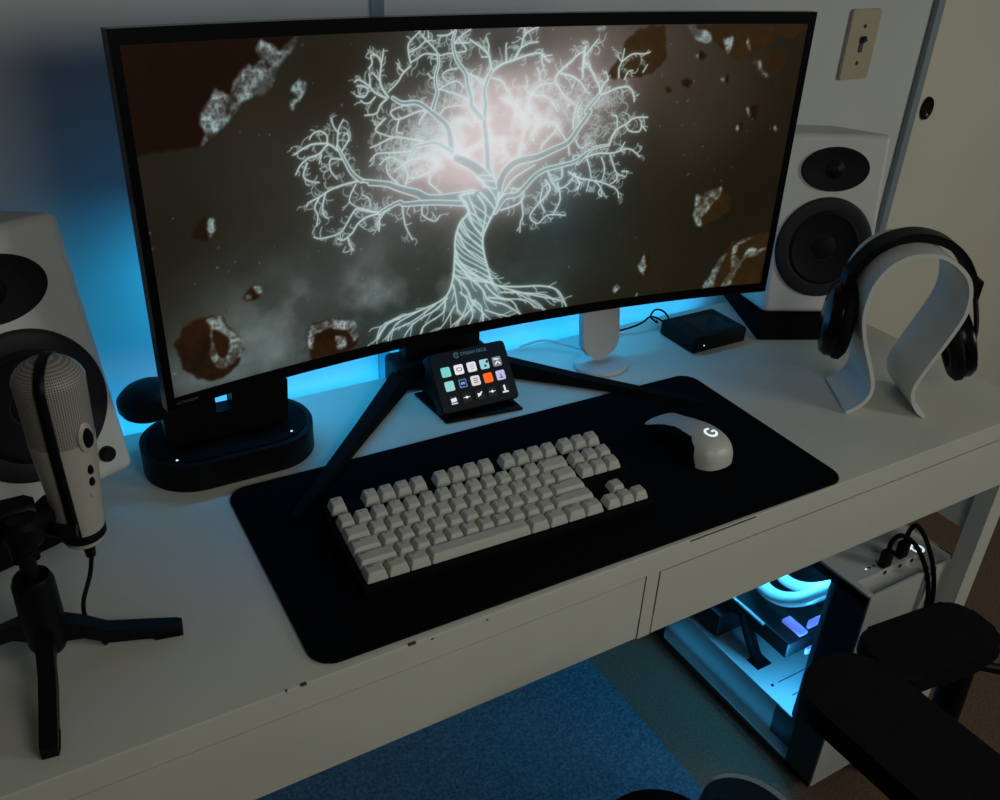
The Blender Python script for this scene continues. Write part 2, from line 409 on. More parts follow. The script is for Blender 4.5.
for r in range(3):
    for q in range(5):
        kx = (-2+q)*.0195; ky = .0555-r*.0195
        b = BM(); prism(b, rrect(.0134,.0134,.002,3,kx,ky), .0004, .0022, .0006, 2, SM); kk = finish('lit_key', b, keymat(keycols[r][q]), sd)
        b = BM(); Mk = SM @ Tm(kx,ky,.0024)
        if r == 2:
            if q == 0: flatstroke(b, [(-.004,-.0005,0),(.004,.0005,0)], .0026, Mk); flatstroke(b, [(-.0045,-.0048,0),(.0045,-.0048,0)], .0007, Mk)
            elif q in (1,3): flatstroke(b, [(-.005,0,0),(.005,0,0)], .0004, Mk); flatstroke(b, [(-.0015,0,0),(.0015,0,0)], .0016, Mk)
            elif q == 2: flatstroke(b, [(-.003,-.003,0),(.004,.003,0)], .0009, Mk); flatstroke(b, [(-.003,.001,0),(.002,-.001,0)], .0012, Mk)
            else: flatstroke(b, [(0,.005,0),(0,-.003,0)], .0014, Mk); flatstroke(b, [(-.0045,-.0045,0),(.0045,-.0045,0)], .0010, Mk)
            finish('icon', b, icon_lit, kk)
        elif (r, q) == (1,1):
            flatstroke(b, [(-.005,-.005,0),(-.005,.005,0),(.005,.005,0),(.005,-.005,0),(-.005,-.005,0)], .0005, Mk); flatstroke(b, [(-.003,0,0),(.003,0,0)], .0016, Mk); finish('icon', b, icon_blue, kk)
        elif (r, q) in ((0,1),):
            flatstroke(b, [(.0040*math.cos(a*PI/8), .0022*math.sin(a*PI/8), 0) for a in range(17)], .0005, Mk); finish('icon', b, icon_dark, kk)
        elif (r, q) in ((0,3),):
            flatstroke(b, [(-.001,-.002,0),(.002,-.003,0)], .0016, Mk); flatstroke(b, [(.003,.001,0),(.0055,.0045,0)], .0016, Mk); finish('icon', b, icon_dark, kk)
        elif (r, q) == (0,4):
            flatstroke(b, [(-.0045,.004,0),(.003,.003,0)], .0010, Mk); flatstroke(b, [(-.004,-.004,0),(0,0,0),(.004,-.004,0)], .0010, Mk); finish('icon', b, icon_lit, kk)
        elif (r, q) in ((0,2),(1,2)):
            for yy in (-.0028,0,.0028): flatstroke(b, [(-.0035,yy,0),(.0035,yy,0)], .0003 if r == 0 else .0006, Mk)
            finish('icon', b, mat('icon_grey', (150,145,150), .5), kk)
        elif (r, q) == (1,4):
            flatstroke(b, [(-.003,-.0035,0),(.003,-.0035,0)], .0006, Mk); flatstroke(b, [(0,-.003,0),(0,.002,0)], .0007, Mk); finish('icon', b, mat('icon_violet', (110,100,150), .5), kk)
        else: b.free()
logo_grey = mat('logo_grey', (150,185,200), .5)
text('lettering', 'STREAM DECK', .0062, logo_grey, body, SM @ Tm(.009,.0755,.0008), 'CENTER')
b = BM(); flatstroke(b, [(.0034*math.cos(a), .0034*math.sin(a), 0) for a in [math.radians(20+i*20) for i in range(17)]], .0006, SM @ Tm(-.0175,.0755,.0009)); flatstroke(b, [(-.0016,.0005,0),(.0016,.0005,0),(.0010,-.0014,0)], .0005, SM @ Tm(-.0175,.0755,.0009)); finish('logo', b, logo_grey, body)
# stand: a bent foot plate with two cheeks
b = BM(); prism(b, [(-.056,-.004),(.056,-.014),(.052,.085),(-.062,.085)], .0003, .0045, .001); finish('base_plate', b, black_plastic, sd)
for s in (-1,1):
    b = BM(); M = Tm(s*.050,0,0) @ Rm(PI/2,'Z') @ Rm(PI/2,'X'); prism(b, [(.006,.004),(.080,.004),(.080,.010),(.068,.056),(.050,.058)], -.003, .003, .001, 2, M); finish('stand_cheek', b, black_plastic, sd)

# ------------------------------------------------------------------ monitor
MO = dict(loc=(.20165,.30878,.32805), yaw=-.02878, tilt=.02002, Rc=1.88861, w=.81494, h=.36212)
mon = empty('monitor', 'very wide curved black monitor showing a glowing white tree', 'monitor', (.20165,.30878,TOP))
MM = Tm(0,0,.32805) @ Rm(-.02878,'Z') @ Rm(-.02002,'X')
def spt(s, t, d=0.):
    Rc = MO['Rc']; a = s/Rc; R_ = Rc + d
    return MM @ Vector((R_*math.sin(a), -Rc + R_*math.cos(a), t))
def curved_slab(bm, s0, s1, t0, t1, d0, d1, n=40):
    A = []
    for i in range(n+1):
        s = s0+(s1-s0)*i/n
        A.append([bm.verts.new(spt(s,t0,d0)), bm.verts.new(spt(s,t1,d0)), bm.verts.new(spt(s,t1,d1)), bm.verts.new(spt(s,t0,d1))])
    for P, Q in zip(A, A[1:]):
        for k in range(4): bm.faces.new((P[k], P[(k+1)%4], Q[(k+1)%4], Q[k]))
    bm.faces.new(A[0][::-1]); bm.faces.new(A[-1])
w2, h2 = MO['w']/2, MO['h']/2
b = BM(); curved_slab(b, -w2, w2, -h2, h2, .0005, .011); finish('housing', b, black_gloss, mon)
b = BM(); curved_slab(b, -w2*.86, w2*.86, -h2*.72, h2*.80, .011, .038); finish('rear_shell', b, black_plastic, mon)
b = BM()
curved_slab(b, -w2, w2, .1675, h2, -.0018, .0005); curved_slab(b, -w2, w2, -h2, -.1685, -.0018, .0005)
curved_slab(b, -w2, -.3985, -.1685, .1675, -.0018, .0005, 1); curved_slab(b, .3985, w2, -.1685, .1675, -.0018, .0005, 1)
bz = finish('bezel', b, black_gloss, mon)
Mt = MM @ Tm(-.377, -.0385-.0025, -.1738)
Mt = Matrix.Translation(spt(-.386,-.1748,-.0022)) @ Rm(-.02878+.376/1.88861*1.0,'Z') @ Rm(PI/2-.02,'X')
text('lettering', 'ULTRAGEAR', .0042, mat('bezel_text', (90,86,84), .5), bz, Mt, 'CENTER')

# --- the picture on the screen, painted into a dense coloured grid
ART = json.loads('''[[["L",8.4,3.0,[-9,-30],[-6,-12],[0,8],[11,20],[25,25],[45,27],[67,34],[86,41],[98,56],[112,74],[107,75],[123,93]],["L",5.4,1.8,[-8,-31],[5,-16],[22,-14],[42,4],[56,11],[75,14],[98,18],[113,27],[101,15],[120,31],[142,34]],["L",6.0,3.0,[-9,-21],[-15,10],[-19,21],[-20,36],[-22,52],[-25,73],[-24,90],[-26,101],[-25,110],[-18,125]],["L",12.0,7.2,[-12,-18],[-16,3],[-35,22],[-59,35]],["L",6.0,2.4,[-65,43],[-67,56],[-71,70],[-83,81],[-92,88],[-106,97],[-124,98],[-135,104]],["L",9.6,2.4,[-25,-13],[-38,-9],[-60,-9],[-92,-7],[-107,1],[-118,5],[-131,10],[-145,16],[-164,19],[-151,18],[-174,23]],["L",3.6,1.8,[-174,23],[-184,32],[-193,49],[-199,61]],["T",1.9,1.2,[-199,61],[-197,77],[-191,87]],["T",1.7,1.0,[-196,73],[-202,81],[-204,90]],["T",2.4,1.4,[-178,23],[-195,21],[-209,18],[-222,12],[-234,8],[-237,4]],["T",1.9,1.2,[-215,15],[-219,2],[-218,-8],[-213,-12]],["T",1.9,1.2,[-222,12],[-228,2],[-225,-7],[-227,-18]],["L",4.8,2.4,[-44,-18],[-92,-11],[-123,-9],[-129,-6],[-143,-10],[-154,-15]],["T",2.2,1.3,[-154,-15],[-169,-9],[-180,-6],[-188,-14],[-193,-21],[-202,-30],[-223,-32],[-231,-29]],["T",2.4,1.4,[-154,-15],[-169,-17],[-180,-23],[-187,-32],[-198,-38],[-204,-35]],["T",1.9,1.2,[-192,-37],[-190,-45],[-186,-51]],["T",1.7,1.0,[-154,-15],[-154,-27],[-155,-35]],["T",1.7,1.0,[-164,-6],[-166,3],[-174,8]],["T",1.7,1.0,[-180,20],[-186,11],[-188,2],[-179,-5]],["L",3.6,1.8,[-64,42],[-77,50],[-87,54],[-100,53],[-110,51],[-115,43],[-118,39]],["T",2.4,1.4,[-81,36],[-92,40],[-106,39],[-121,36],[-135,28]],["T",1.9,1.2,[-81,36],[-84,27],[-95,22],[-106,19],[-118,19]],["L",3.6,1.8,[-88,90],[-86,97],[-83,106],[-85,115],[-85,123],[-82,133],[-82,143]],["T",2.2,1.3,[-82,143],[-86,149],[-98,160],[-101,162]],["T",1.9,1.2,[-83,143],[-97,145],[-108,140],[-114,137]],["T",1.9,1.2,[-85,122],[-90,121],[-94,126]],["T",1.9,1.2,[-114,137],[-116,146],[-116,155],[-109,162],[-102,167]],["T",1.8,1.1,[-116,147],[-105,151],[-96,157],[-85,157]],["T",1.7,1.0,[-93,160],[-94,167]],["T",2.2,1.3,[-114,134],[-123,127],[-129,119],[-140,110]],["T",1.7,1.0,[-122,129],[-127,133],[-129,137]],["L",4.8,1.8,[-29,76],[-41,89],[-42,97],[-46,109],[-49,123],[-58,134],[-63,144],[-65,156],[-62,166]],["T",2.4,1.4,[-42,93],[-56,101],[-70,106],[-80,109],[-83,108]],["T",1.9,1.2,[-83,108],[-70,114],[-59,116],[-51,109]],["T",1.9,1.2,[-63,144],[-72,144],[-82,142]],["T",1.9,1.2,[-64,153],[-55,161],[-44,167]],["T",1.9,1.2,[-64,154],[-52,154],[-45,154]],["T",1.8,1.1,[-58,158],[-49,147],[-55,145],[-63,145]],["T",2.2,1.3,[-65,165],[-72,162],[-83,162]],["T",1.9,1.2,[-50,125],[-39,120],[-28,111]],["T",1.8,1.1,[-60,129],[-72,127],[-77,122],[-70,115]],["T",2.9,1.7,[-16,125],[-5,131],[7,134],[22,138],[32,140],[43,140],[51,133],[55,131]],["T",1.9,1.2,[44,138],[45,130],[48,127]],["T",1.7,1.0,[44,137],[57,138]],["T",2.6,1.6,[10,136],[14,142],[18,148],[21,159],[28,164],[38,167]],["T",2.2,1.3,[18,147],[27,151],[39,152]],["T",2.2,1.3,[22,159],[21,167]],["T",1.9,1.2,[0,133],[-1,149],[0,152]],["T",3.1,1.9,[-18,125],[-20,135],[-23,142],[-33,150],[-42,155],[-45,157]],["T",2.2,1.3,[-23,142],[-22,149],[-25,158]],["T",1.6,0.9,[-23,139],[-31,139]],["T",2.2,1.3,[-25,110],[-31,117],[-44,121]],["T",2.2,1.3,[-15,117],[-4,113],[1,105],[6,99]],["T",1.9,1.2,[-42,114],[-41,98],[-39,88],[-31,78]],["T",2.2,1.3,[20,27],[24,46],[27,66],[29,85]],["T",2.2,1.3,[30,79],[31,90],[36,100],[46,107],[60,108]],["T",1.9,1.2,[36,96],[50,95],[60,88],[69,77]],["T",1.9,1.2,[-6,96],[6,91],[20,77],[9,90],[20,79],[26,70]],["T",1.9,1.2,[36,96],[27,102],[28,113]],["T",1.9,1.2,[39,125],[43,119],[42,111]],["T",2.6,1.6,[83,131],[73,124],[63,113],[70,101],[79,92],[90,84]],["T",2.4,1.4,[70,118],[86,114],[98,106],[104,98],[110,95]],["T",2.6,1.6,[99,113],[98,126],[98,138],[100,147]],["T",2.2,1.3,[83,131],[90,137],[99,142]],["T",2.6,1.6,[123,93],[122,101],[115,112],[106,125],[99,129]],["T",2.6,1.6,[98,119],[99,132],[99,146]],["T",2.2,1.3,[100,136],[107,144],[115,153]],["T",2.4,1.4,[123,93],[127,104],[133,110],[129,118]],["T",2.6,1.6,[123,93],[134,95],[145,99],[160,100],[168,94],[171,83]],["T",2.2,1.3,[147,111],[146,121],[149,128],[151,142]],["T",2.2,1.3,[149,128],[162,136],[178,136],[186,138]],["T",1.7,1.0,[149,128],[142,135]],["T",1.9,1.2,[155,109],[159,117],[165,118]],["T",1.7,1.0,[179,116],[184,124]],["T",2.9,1.7,[142,34],[149,50],[162,57],[174,64],[192,64]],["T",1.9,1.2,[162,57],[169,49],[183,48],[184,58],[181,62]],["T",1.9,1.2,[184,56],[192,48]],["T",1.9,1.2,[151,56],[149,67],[142,69]],["T",2.6,1.6,[112,22],[129,25],[145,24],[154,25],[165,28],[175,26],[187,17]],["T",1.9,1.2,[158,27],[164,36]],["T",2.4,1.4,[145,22],[151,9],[157,-1],[169,-6]],["T",2.2,1.3,[164,1],[173,0]],["T",2.6,1.6,[89,6],[105,-3],[119,-6],[135,-10],[152,-17],[160,-23],[163,-32]],["T",2.2,1.3,[157,-1],[157,-9],[149,-14]],["T",1.9,1.2,[126,-8],[136,-17],[138,-28],[133,-23],[136,-17]],["T",1.8,1.1,[119,-6],[116,-20]],["T",1.8,1.1,[133,20],[139,6],[137,-7]],["T",1.9,1.2,[112,22],[118,8],[121,-4]],["T",2.2,1.3,[96,2],[106,-9],[100,-18]],["T",2.4,1.4,[-209,65],[-226,66],[-238,62],[-246,58]],["T",2.4,1.4,[-199,57],[-209,64],[-219,56],[-233,52],[-241,46],[-246,38]],["T",1.9,1.2,[-210,66],[-210,73],[-217,78],[-225,76],[-229,71]],["T",1.8,1.1,[-233,48],[-238,36],[-232,30],[-221,27]],["T",1.7,1.0,[-217,55],[-220,46]],["T",1.9,1.2,[-193,47],[-207,49],[-208,38],[-201,28]],["T",1.9,1.2,[-195,55],[-186,67],[-188,73],[-192,71]],["T",2.4,1.4,[-142,104],[-154,110],[-161,117],[-168,122],[-173,124],[-177,122]],["T",1.9,1.2,[-162,115],[-169,118],[-175,118]],["T",1.9,1.2,[-162,113],[-167,107],[-175,109]],["T",1.9,1.2,[-155,106],[-161,101],[-167,101],[-171,104]],["T",1.9,1.2,[-160,116],[-160,124],[-161,129]],["T",2.6,1.6,[-140,105],[-147,115],[-149,125],[-147,138],[-152,146],[-158,146],[-157,139],[-161,134]],["T",2.0,1.2,[-147,138],[-145,145],[-144,151]],["T",1.9,1.2,[-149,121],[-154,127],[-158,130]],["T",2.2,1.3,[-142,103],[-149,98],[-154,90],[-167,89]],["T",2.4,1.4,[-92,88],[-106,88],[-128,82],[-135,85],[-137,91],[-123,95],[-110,96]],["T",2.2,1.3,[-96,87],[-103,80],[-105,75]],["T",1.9,1.2,[-128,82],[-131,70],[-124,67]],["T",2.4,1.4,[-100,57],[-113,60],[-134,64],[-154,58],[-162,56]],["T",2.2,1.3,[-144,84],[-153,77],[-155,72],[-144,67],[-134,64]],["T",2.2,1.3,[-115,48],[-135,48],[-154,49],[-163,42]],["T",2.2,1.3,[-121,31],[-131,40],[-142,44],[-152,37]],["T",2.2,1.3,[-123,9],[-119,23],[-124,31]],["T",1.9,1.2,[-127,11],[-142,26],[-144,36]],["T",1.9,1.2,[-93,11],[-92,18],[-93,20]],["T",1.8,1.1,[-92,10],[-78,-2]],["T",2.2,1.3,[-71,38],[-56,40],[-40,43],[-25,50],[-24,50],[-9,52],[-1,48],[2,38],[11,26]],["T",1.9,1.2,[-68,71],[-57,77],[-43,72],[-30,75]],["T",1.9,1.2,[-79,84],[-72,90],[-50,91]],["T",2.2,1.3,[50,36],[51,40],[66,54],[68,63],[57,66],[43,62],[34,50]],["T",1.9,1.2,[45,63],[44,71],[30,80]],["T",1.9,1.2,[68,63],[76,52],[83,43]],["T",1.9,1.2,[91,56],[91,72],[95,86]],["T",1.9,1.2,[102,57],[96,75],[100,85]],["T",2.2,1.3,[59,13],[67,-4],[77,-13],[92,-7],[97,4]],["T",1.9,1.2,[79,12],[81,1],[70,-3]],["T",1.9,1.2,[97,4],[105,-10],[103,-17]],["T",1.9,1.2,[96,42],[103,33],[116,39]],["T",1.9,1.2,[86,38],[89,26]],["T",2.4,1.4,[-1,-31],[25,-25],[28,-13],[14,-6]],["T",2.2,1.3,[27,-22],[30,-40],[27,-49],[27,-61]],["T",2.4,1.4,[58,-1],[65,-14],[46,-33],[40,-44],[51,-53],[64,-44],[89,-47]],["T",2.2,1.3,[75,-6],[80,-27],[71,-45]],["T",1.9,1.2,[55,-10],[53,-27],[60,-40]],["T",1.9,1.2,[-101,-11],[-101,-24],[-86,-33],[-79,-27]],["T",1.8,1.1,[-126,-10],[-123,-32],[-114,-51]],["T",1.8,1.1,[-147,-14],[-156,-25],[-155,-33]],["T",1.9,1.2,[-177,-8],[-159,-13],[-141,-13]],["E",3.6,2.2,[-36,-6],[-54,-8],[-46,-18],[-43,-29],[-53,-39],[-59,-56],[-60,-83],[-63,-111],[-74,-129],[-105,-138],[-141,-143],[-154,-153],[-161,-162]],["E",3.6,2.2,[-4,-10],[-5,-24],[-16,-44],[-23,-61],[-21,-80],[-14,-103],[-6,-122],[24,-130],[63,-135],[86,-145],[100,-168]],["E",2.9,1.7,[-28,-7],[-15,-20],[-8,-30]],["E",2.4,1.4,[-32,11],[-12,-9],[-6,-23]],["E",2.6,1.6,[-31,-10],[-21,-25],[-21,-40],[-25,-58]],["E",2.6,1.6,[-42,-26],[-37,-43],[-23,-61]],["E",1.9,1.2,[-41,-14],[-31,-36],[-22,-49]],["E",2.4,1.4,[-53,-39],[-40,-59],[-21,-77]],["E",2.4,1.4,[-57,-50],[-43,-74],[-19,-93]],["E",3.1,1.9,[-59,-71],[-53,-87],[-32,-106],[-8,-121],[17,-133],[53,-146],[90,-158]],["E",3.1,1.9,[-60,-83],[-42,-105],[-21,-127],[-14,-141],[11,-152],[33,-168]],["E",2.4,1.4,[-62,-101],[-42,-124],[-35,-141],[-20,-157],[-20,-170]],["E",2.2,1.3,[-61,-114],[-57,-134],[-55,-150]],["E",2.4,1.4,[-14,-138],[18,-147],[29,-162]],["E",2.2,1.3,[-18,-121],[3,-141],[39,-150],[54,-163]],["E",1.9,1.2,[17,-133],[46,-151],[69,-168]],["E",2.2,1.3,[3,-134],[31,-139],[68,-148],[83,-160]],["E",2.4,1.4,[-69,-129],[-85,-141],[-112,-152],[-125,-165]],["E",2.4,1.4,[-72,-131],[-75,-147],[-99,-158],[-105,-168]],["E",2.2,1.3,[-42,-137],[-34,-158],[-41,-170]],["E",2.2,1.3,[-31,-138],[-38,-150],[-58,-166]],["E",1.9,1.2,[-85,-135],[-118,-151],[-141,-156],[-148,-167]],["E",2.2,1.3,[-105,-138],[-135,-148],[-141,-156]],["E",1.9,1.2,[-59,-140],[-72,-160],[-79,-167]],["E",1.9,1.2,[-17,-154],[4,-164],[19,-169]],["E",1.9,1.2,[-35,-138],[-24,-146],[-20,-160]],["E",1.8,1.1,[-131,-143],[-154,-147],[-161,-158]],["E",1.9,1.2,[-52,-125],[-42,-137],[-48,-155],[-62,-166]],["E",2.2,1.3,[-5,-23],[11,1],[27,11],[43,18]],["E",1.9,1.2,[-29,13],[-13,11]],["E",1.9,1.2,[-30,8],[-11,4]],["E",1.9,1.2,[-25,0],[-7,-5]],["E",1.5,1.2,[-43,-10],[-37,-20],[-24,-30],[-14,-39]],["E",1.5,1.2,[-50,-16],[-42,-27],[-29,-37],[-17,-46]],["E",1.5,1.2,[-45,-23],[-40,-34],[-29,-44],[-20,-53]],["E",1.5,1.2,[-44,-31],[-39,-41],[-30,-51],[-23,-60]],["E",1.5,1.2,[-50,-37],[-44,-48],[-32,-58],[-23,-67]],["E",1.5,1.2,[-54,-43],[-47,-54],[-33,-65],[-23,-74]],["E",1.5,1.2,[-56,-50],[-48,-61],[-33,-73],[-21,-82]],["E",1.5,1.2,[-58,-57],[-49,-69],[-32,-80],[-19,-90]],["E",1.5,1.2,[-58,-64],[-48,-76],[-31,-88],[-16,-98]],["E",1.5,1.2,[-59,-72],[-48,-83],[-29,-95],[-13,-106]],["E",1.5,1.2,[-59,-79],[-47,-91],[-27,-103],[-10,-114]],["E",1.5,1.2,[-59,-86],[-47,-98],[-25,-111],[-7,-121]],["E",1.5,1.2,[-60,-93],[-48,-103],[-26,-113],[-7,-121]],["E",1.5,1.2,[-61,-101],[-48,-107],[-26,-115],[-7,-121]]],[["d",[[-426,214],[-228,211],[-237,166],[-259,143],[-289,116],[-332,77],[-375,75],[-417,75]]],["h",[[-234,172],[-239,157],[-257,140],[-262,130],[-274,118],[-289,115],[-297,108],[-316,89],[-337,77],[-334,91],[-336,104],[-321,125],[-305,121],[-294,138],[-273,148],[-277,157],[-271,167],[-253,156]]],["r",[[-392,-110],[-382,-97],[-366,-92],[-353,-90],[-340,-92],[-331,-105],[-322,-124],[-320,-140],[-328,-152],[-348,-163],[-372,-155],[-385,-138]]],["h",[[-356,-93],[-342,-91],[-333,-105],[-320,-128],[-321,-142],[-336,-151],[-352,-146],[-355,-130],[-351,-108]]],["r",[[-350,-106],[-342,-108],[-335,-121],[-336,-138],[-341,-142],[-347,-132],[-351,-120]]],["r",[[-245,-144],[-239,-127],[-221,-124],[-191,-135],[-184,-152],[-186,-161],[-209,-172],[-242,-171]]],["h",[[-245,-150],[-241,-129],[-218,-124],[-188,-136],[-184,-154],[-192,-160],[-201,-142],[-222,-135],[-234,-138],[-240,-154]]],["h",[[-215,-148],[-204,-152],[-200,-163],[-211,-162]]],["r",[[-360,-3],[-351,8],[-341,8],[-335,-4],[-343,-14],[-355,-10]]],["h",[[-342,6],[-336,5],[-334,-5],[-340,-10],[-343,-2]]],["r",[[-316,-81],[-302,-68],[-292,-70],[-297,-83],[-310,-87]]],["h",[[-303,-70],[-293,-70],[-293,-78],[-299,-78]]],["h",[[-313,-79],[-306,-78],[-305,-84],[-312,-84]]],["h",[[-242,126],[-233,130],[-237,126],[-230,125],[-235,112],[-244,102],[-245,111],[-239,115],[-246,120]]],["b",[[128,114],[149,138],[151,149],[166,162],[185,168],[200,166],[208,151],[208,129],[192,115],[162,110],[142,108]]],["b",[[244,168],[398,167],[399,162],[374,148],[369,155],[315,124],[289,136],[265,150],[250,158]]],["h",[[233,168],[245,168],[250,160],[264,157],[268,148],[256,144],[243,150]]],["h",[[284,150],[296,154],[296,141],[292,134],[286,141]]],["h",[[317,144],[320,152],[323,137],[319,137]]],["b",[[339,129],[364,142],[376,127],[370,114],[353,105],[334,118]]],["h",[[330,125],[341,126],[345,115],[354,109],[351,105],[339,113]]],["r",[[235,105],[241,110],[249,104],[243,97],[236,100]]],["r",[[249,132],[257,136],[265,130],[257,126]]],["h",[[248,132],[253,133],[253,128]]],["r",[[290,110],[298,113],[300,102],[291,103]]],["h",[[286,107],[293,110],[292,102]]],["r",[[333,70],[349,70],[350,56],[339,56]]],["h",[[330,70],[333,70],[339,58],[335,61]]],["r",[[319,50],[329,51],[329,40],[322,40]]],["h",[[318,50],[322,49],[323,40],[319,42]]],["r",[[377,48],[388,49],[387,36],[379,38]]],["h",[[374,46],[378,46],[380,39],[374,40]]],["r",[[212,98],[220,97],[221,92],[214,92]]],["b",[[278,-35],[296,-32],[312,-28],[329,-40],[331,-60],[307,-74],[289,-78],[278,-67]]],["h",[[277,-35],[285,-41],[296,-32],[314,-28],[313,-41],[300,-52],[296,-61],[287,-67],[293,-78],[287,-78],[276,-66]]],["b",[[328,-126],[347,-103],[369,-97],[399,-96],[397,-124],[399,-171],[316,-172]]],["h",[[307,-168],[316,-150],[321,-132],[338,-118],[328,-140],[325,-169]]],["h",[[337,-171],[347,-145],[345,-113],[358,-100],[379,-100],[355,-107],[352,-124],[360,-132],[351,-167]]],["h",[[372,-115],[398,-117],[368,-132],[356,-146],[360,-132]]],["r",[[204,-114],[219,-112],[224,-134],[213,-139]]],["h",[[202,-126],[209,-111],[215,-129],[214,-139]]],["h",[[167,-155],[174,-148],[181,-155],[172,-161]]],["h",[[200,-167],[207,-165],[207,-170]]],["h",[[111,168],[121,168],[124,164],[118,162],[111,164]]]],[[-306,115,150,90,[40,33,18],0.8],[-296,20,150,80,[48,47,36],0.8],[-382,-25,60,90,[36,33,22],0.9],[361,17,120,150,[38,31,17],1],[174,-114,150,60,[40,37,24],0.9],[120,131,100,60,[120,105,100],0.9],[249,82,70,70,[72,62,48],0.7],[-216,-91,120,45,[84,92,92],0.8],[-337,-155,80,35,[95,110,112],0.8],[-129,-37,90,50,[72,78,76],0.7],[82,-46,70,60,[44,58,58],0.9],[31,-122,80,40,[62,76,76],0.6],[-132,-158,60,30,[60,80,82],0.7],[-92,89,140,100,[84,86,84],0.6],[-18,78,85,65,[150,140,140],0.75],[-4,50,75,55,[210,195,196],0.85],[-79,29,60,32,[205,190,192],0.75],[46,80,70,50,[185,170,170],0.6],[-202,144,70,60,[42,38,26],0.85],[-92,139,25,22,[50,52,42],0.7],[-8,150,50,14,[62,62,54],0.7],[375,-49,60,60,[34,27,14],0.8],[78,3,40,15,[90,110,110],0.5]],[[-36,-6],[-54,-13],[-46,-18],[-43,-29],[-53,-39],[-59,-56],[-60,-83],[-63,-111],[-70,-128],[-85,-141],[-24,-166],[26,-165],[-4,-123],[-14,-103],[-21,-80],[-23,-61],[-16,-44],[-5,-24],[-2,-8],[-15,-3],[-28,-4]]]''')
GW, GH = 900, 378
S0, S1, T0, T1 = -398.5, 398.5, -168.5, 167.5      # millimetres on the screen
sg = np.linspace(S0, S1, GW); tg = np.linspace(T0, T1, GH)
SX, TY = np.meshgrid(sg, tg)
rng = np.random.RandomState(5)
def vnoise(scale, seed, oct=4):
    out = np.zeros((GH, GW)); amp = 1.; tot = 0.
    for o in range(oct):
        r = np.random.RandomState(seed+o); g = r.rand(64, 128); sc = scale/2**o
        u = (SX+400)/sc; v = (TY+200)/sc
        ui = np.floor(u).astype(int); vi = np.floor(v).astype(int); fu = u-ui; fv = v-vi
        fu = fu*fu*(3-2*fu); fv = fv*fv*(3-2*fv)
        G = lambda a, c: g[c % 64, a % 128]
        out += amp*((G(ui,vi)*(1-fu)+G(ui+1,vi)*fu)*(1-fv)+(G(ui,vi+1)*(1-fu)+G(ui+1,vi+1)*fu)*fv); tot += amp; amp *= .55
    return out/tot
img = np.zeros((GH, GW, 3)); img[:] = (38/255, 33/255, 22/255)
n1 = vnoise(120, 3); n2 = vnoise(60, 11, 5)
for x, y, rx, ry, col, a in ART[2]:
    d = ((SX-x)/(rx*1.2))**2+((TY-y)/(ry*1.2))**2
    k = (a*np.exp(-d*.9)*(.75+.5*n2))[..., None].clip(0, 1)
    img = img*(1-k)+np.array(col)/255*k
streak = vnoise(200, 40, 5)
lum = img.mean(-1); img *= ((.70+.34*(lum*1.5).clip(0,1))*(.9+.2*n1))[..., None]
low = np.exp(-((SX+190)/170)**2-((TY+130)/70)**2)
img += (low*((n2-.42).clip(0)*1.05))[..., None]*np.array([.55,.62,.62])
def poly_mask(P):
    m = np.zeros((GH, GW), bool); n = len(P)
    for i in range(n):
        x0, y0 = P[i]; x1, y1 = P[(i+1) % n]
        if y0 == y1: continue
        c = ((TY > y0) != (TY > y1)) & (SX < (x1-x0)*(TY-y0)/(y1-y0)+x0); m ^= c
    return m
def blur(a, r):
    k = np.ones(2*r+1)/(2*r+1)
    for _ in range(2):
        a = np.apply_along_axis(lambda v: np.convolve(v, k, 'same'), 0, a); a = np.apply_along_axis(lambda v: np.convolve(v, k, 'same'), 1, a)
    return a
# stars
for _ in range(170):
    x = rng.uniform(S0, S1); y = rng.uniform(T0, T1); r = rng.uniform(.5, 1.3); br = rng.uniform(.06, .24)
    i0, i1 = np.searchsorted(sg, [x-5, x+5]); j0, j1 = np.searchsorted(tg, [y-5, y+5])
    k = br*np.exp(-((SX[j0:j1,i0:i1]-x)**2+(TY[j0:j1,i0:i1]-y)**2)/r**2)
    img[j0:j1,i0:i1] += k[..., None]*np.array([.9,.95,.9])
rk = vnoise(14, 60, 4); rk2 = vnoise(7, 70, 4)
wx = (vnoise(16, 80)-.5)*9; wy = (vnoise(16, 90)-.5)*9
def poly_mask_w(P):
    m = np.zeros((GH, GW), bool); n = len(P); X = SX+wx; Y = TY+wy
    for i in range(n):
        x0, y0 = P[i]; x1, y1 = P[(i+1) % n]
        if y0 == y1: continue
        m ^= ((Y > y0) != (Y > y1)) & (X < (x1-x0)*(Y-y0)/(y1-y0)+x0)
    return m
for kind, P in ART[1]:
    m = poly_mask_w(P).astype(float)
    sz = max(p[0] for p in P)-min(p[0] for p in P)
    m = blur(m, 1)[..., None]
    if kind == 'd': img = img*(1-m)+np.array([24,10,4])/255*m*(.85+.3*rk[..., None])
    elif kind == 'r': img = img*(1-m)+np.array([38,22,9])/255*m*(.55+.7*rk[..., None])
    elif kind == 'b': img = img*(1-m*.92)+np.array([44,30,12])/255*m*.92*(.8+.4*rk[..., None])
    else:
        ridge = (1-np.abs(rk2*2-1)*2.6).clip(0, 1)
        body = ((rk-.32)*2.6).clip(0, 1) if sz > 22 else np.ones_like(rk)
        k = (m[..., 0]*(.25+.75*body)*(.5+.5*ridge if sz > 22 else .35+.5*ridge)).clip(0, 1)[..., None]
        img = img*(1-k)+np.array([168,196,200])/255*k
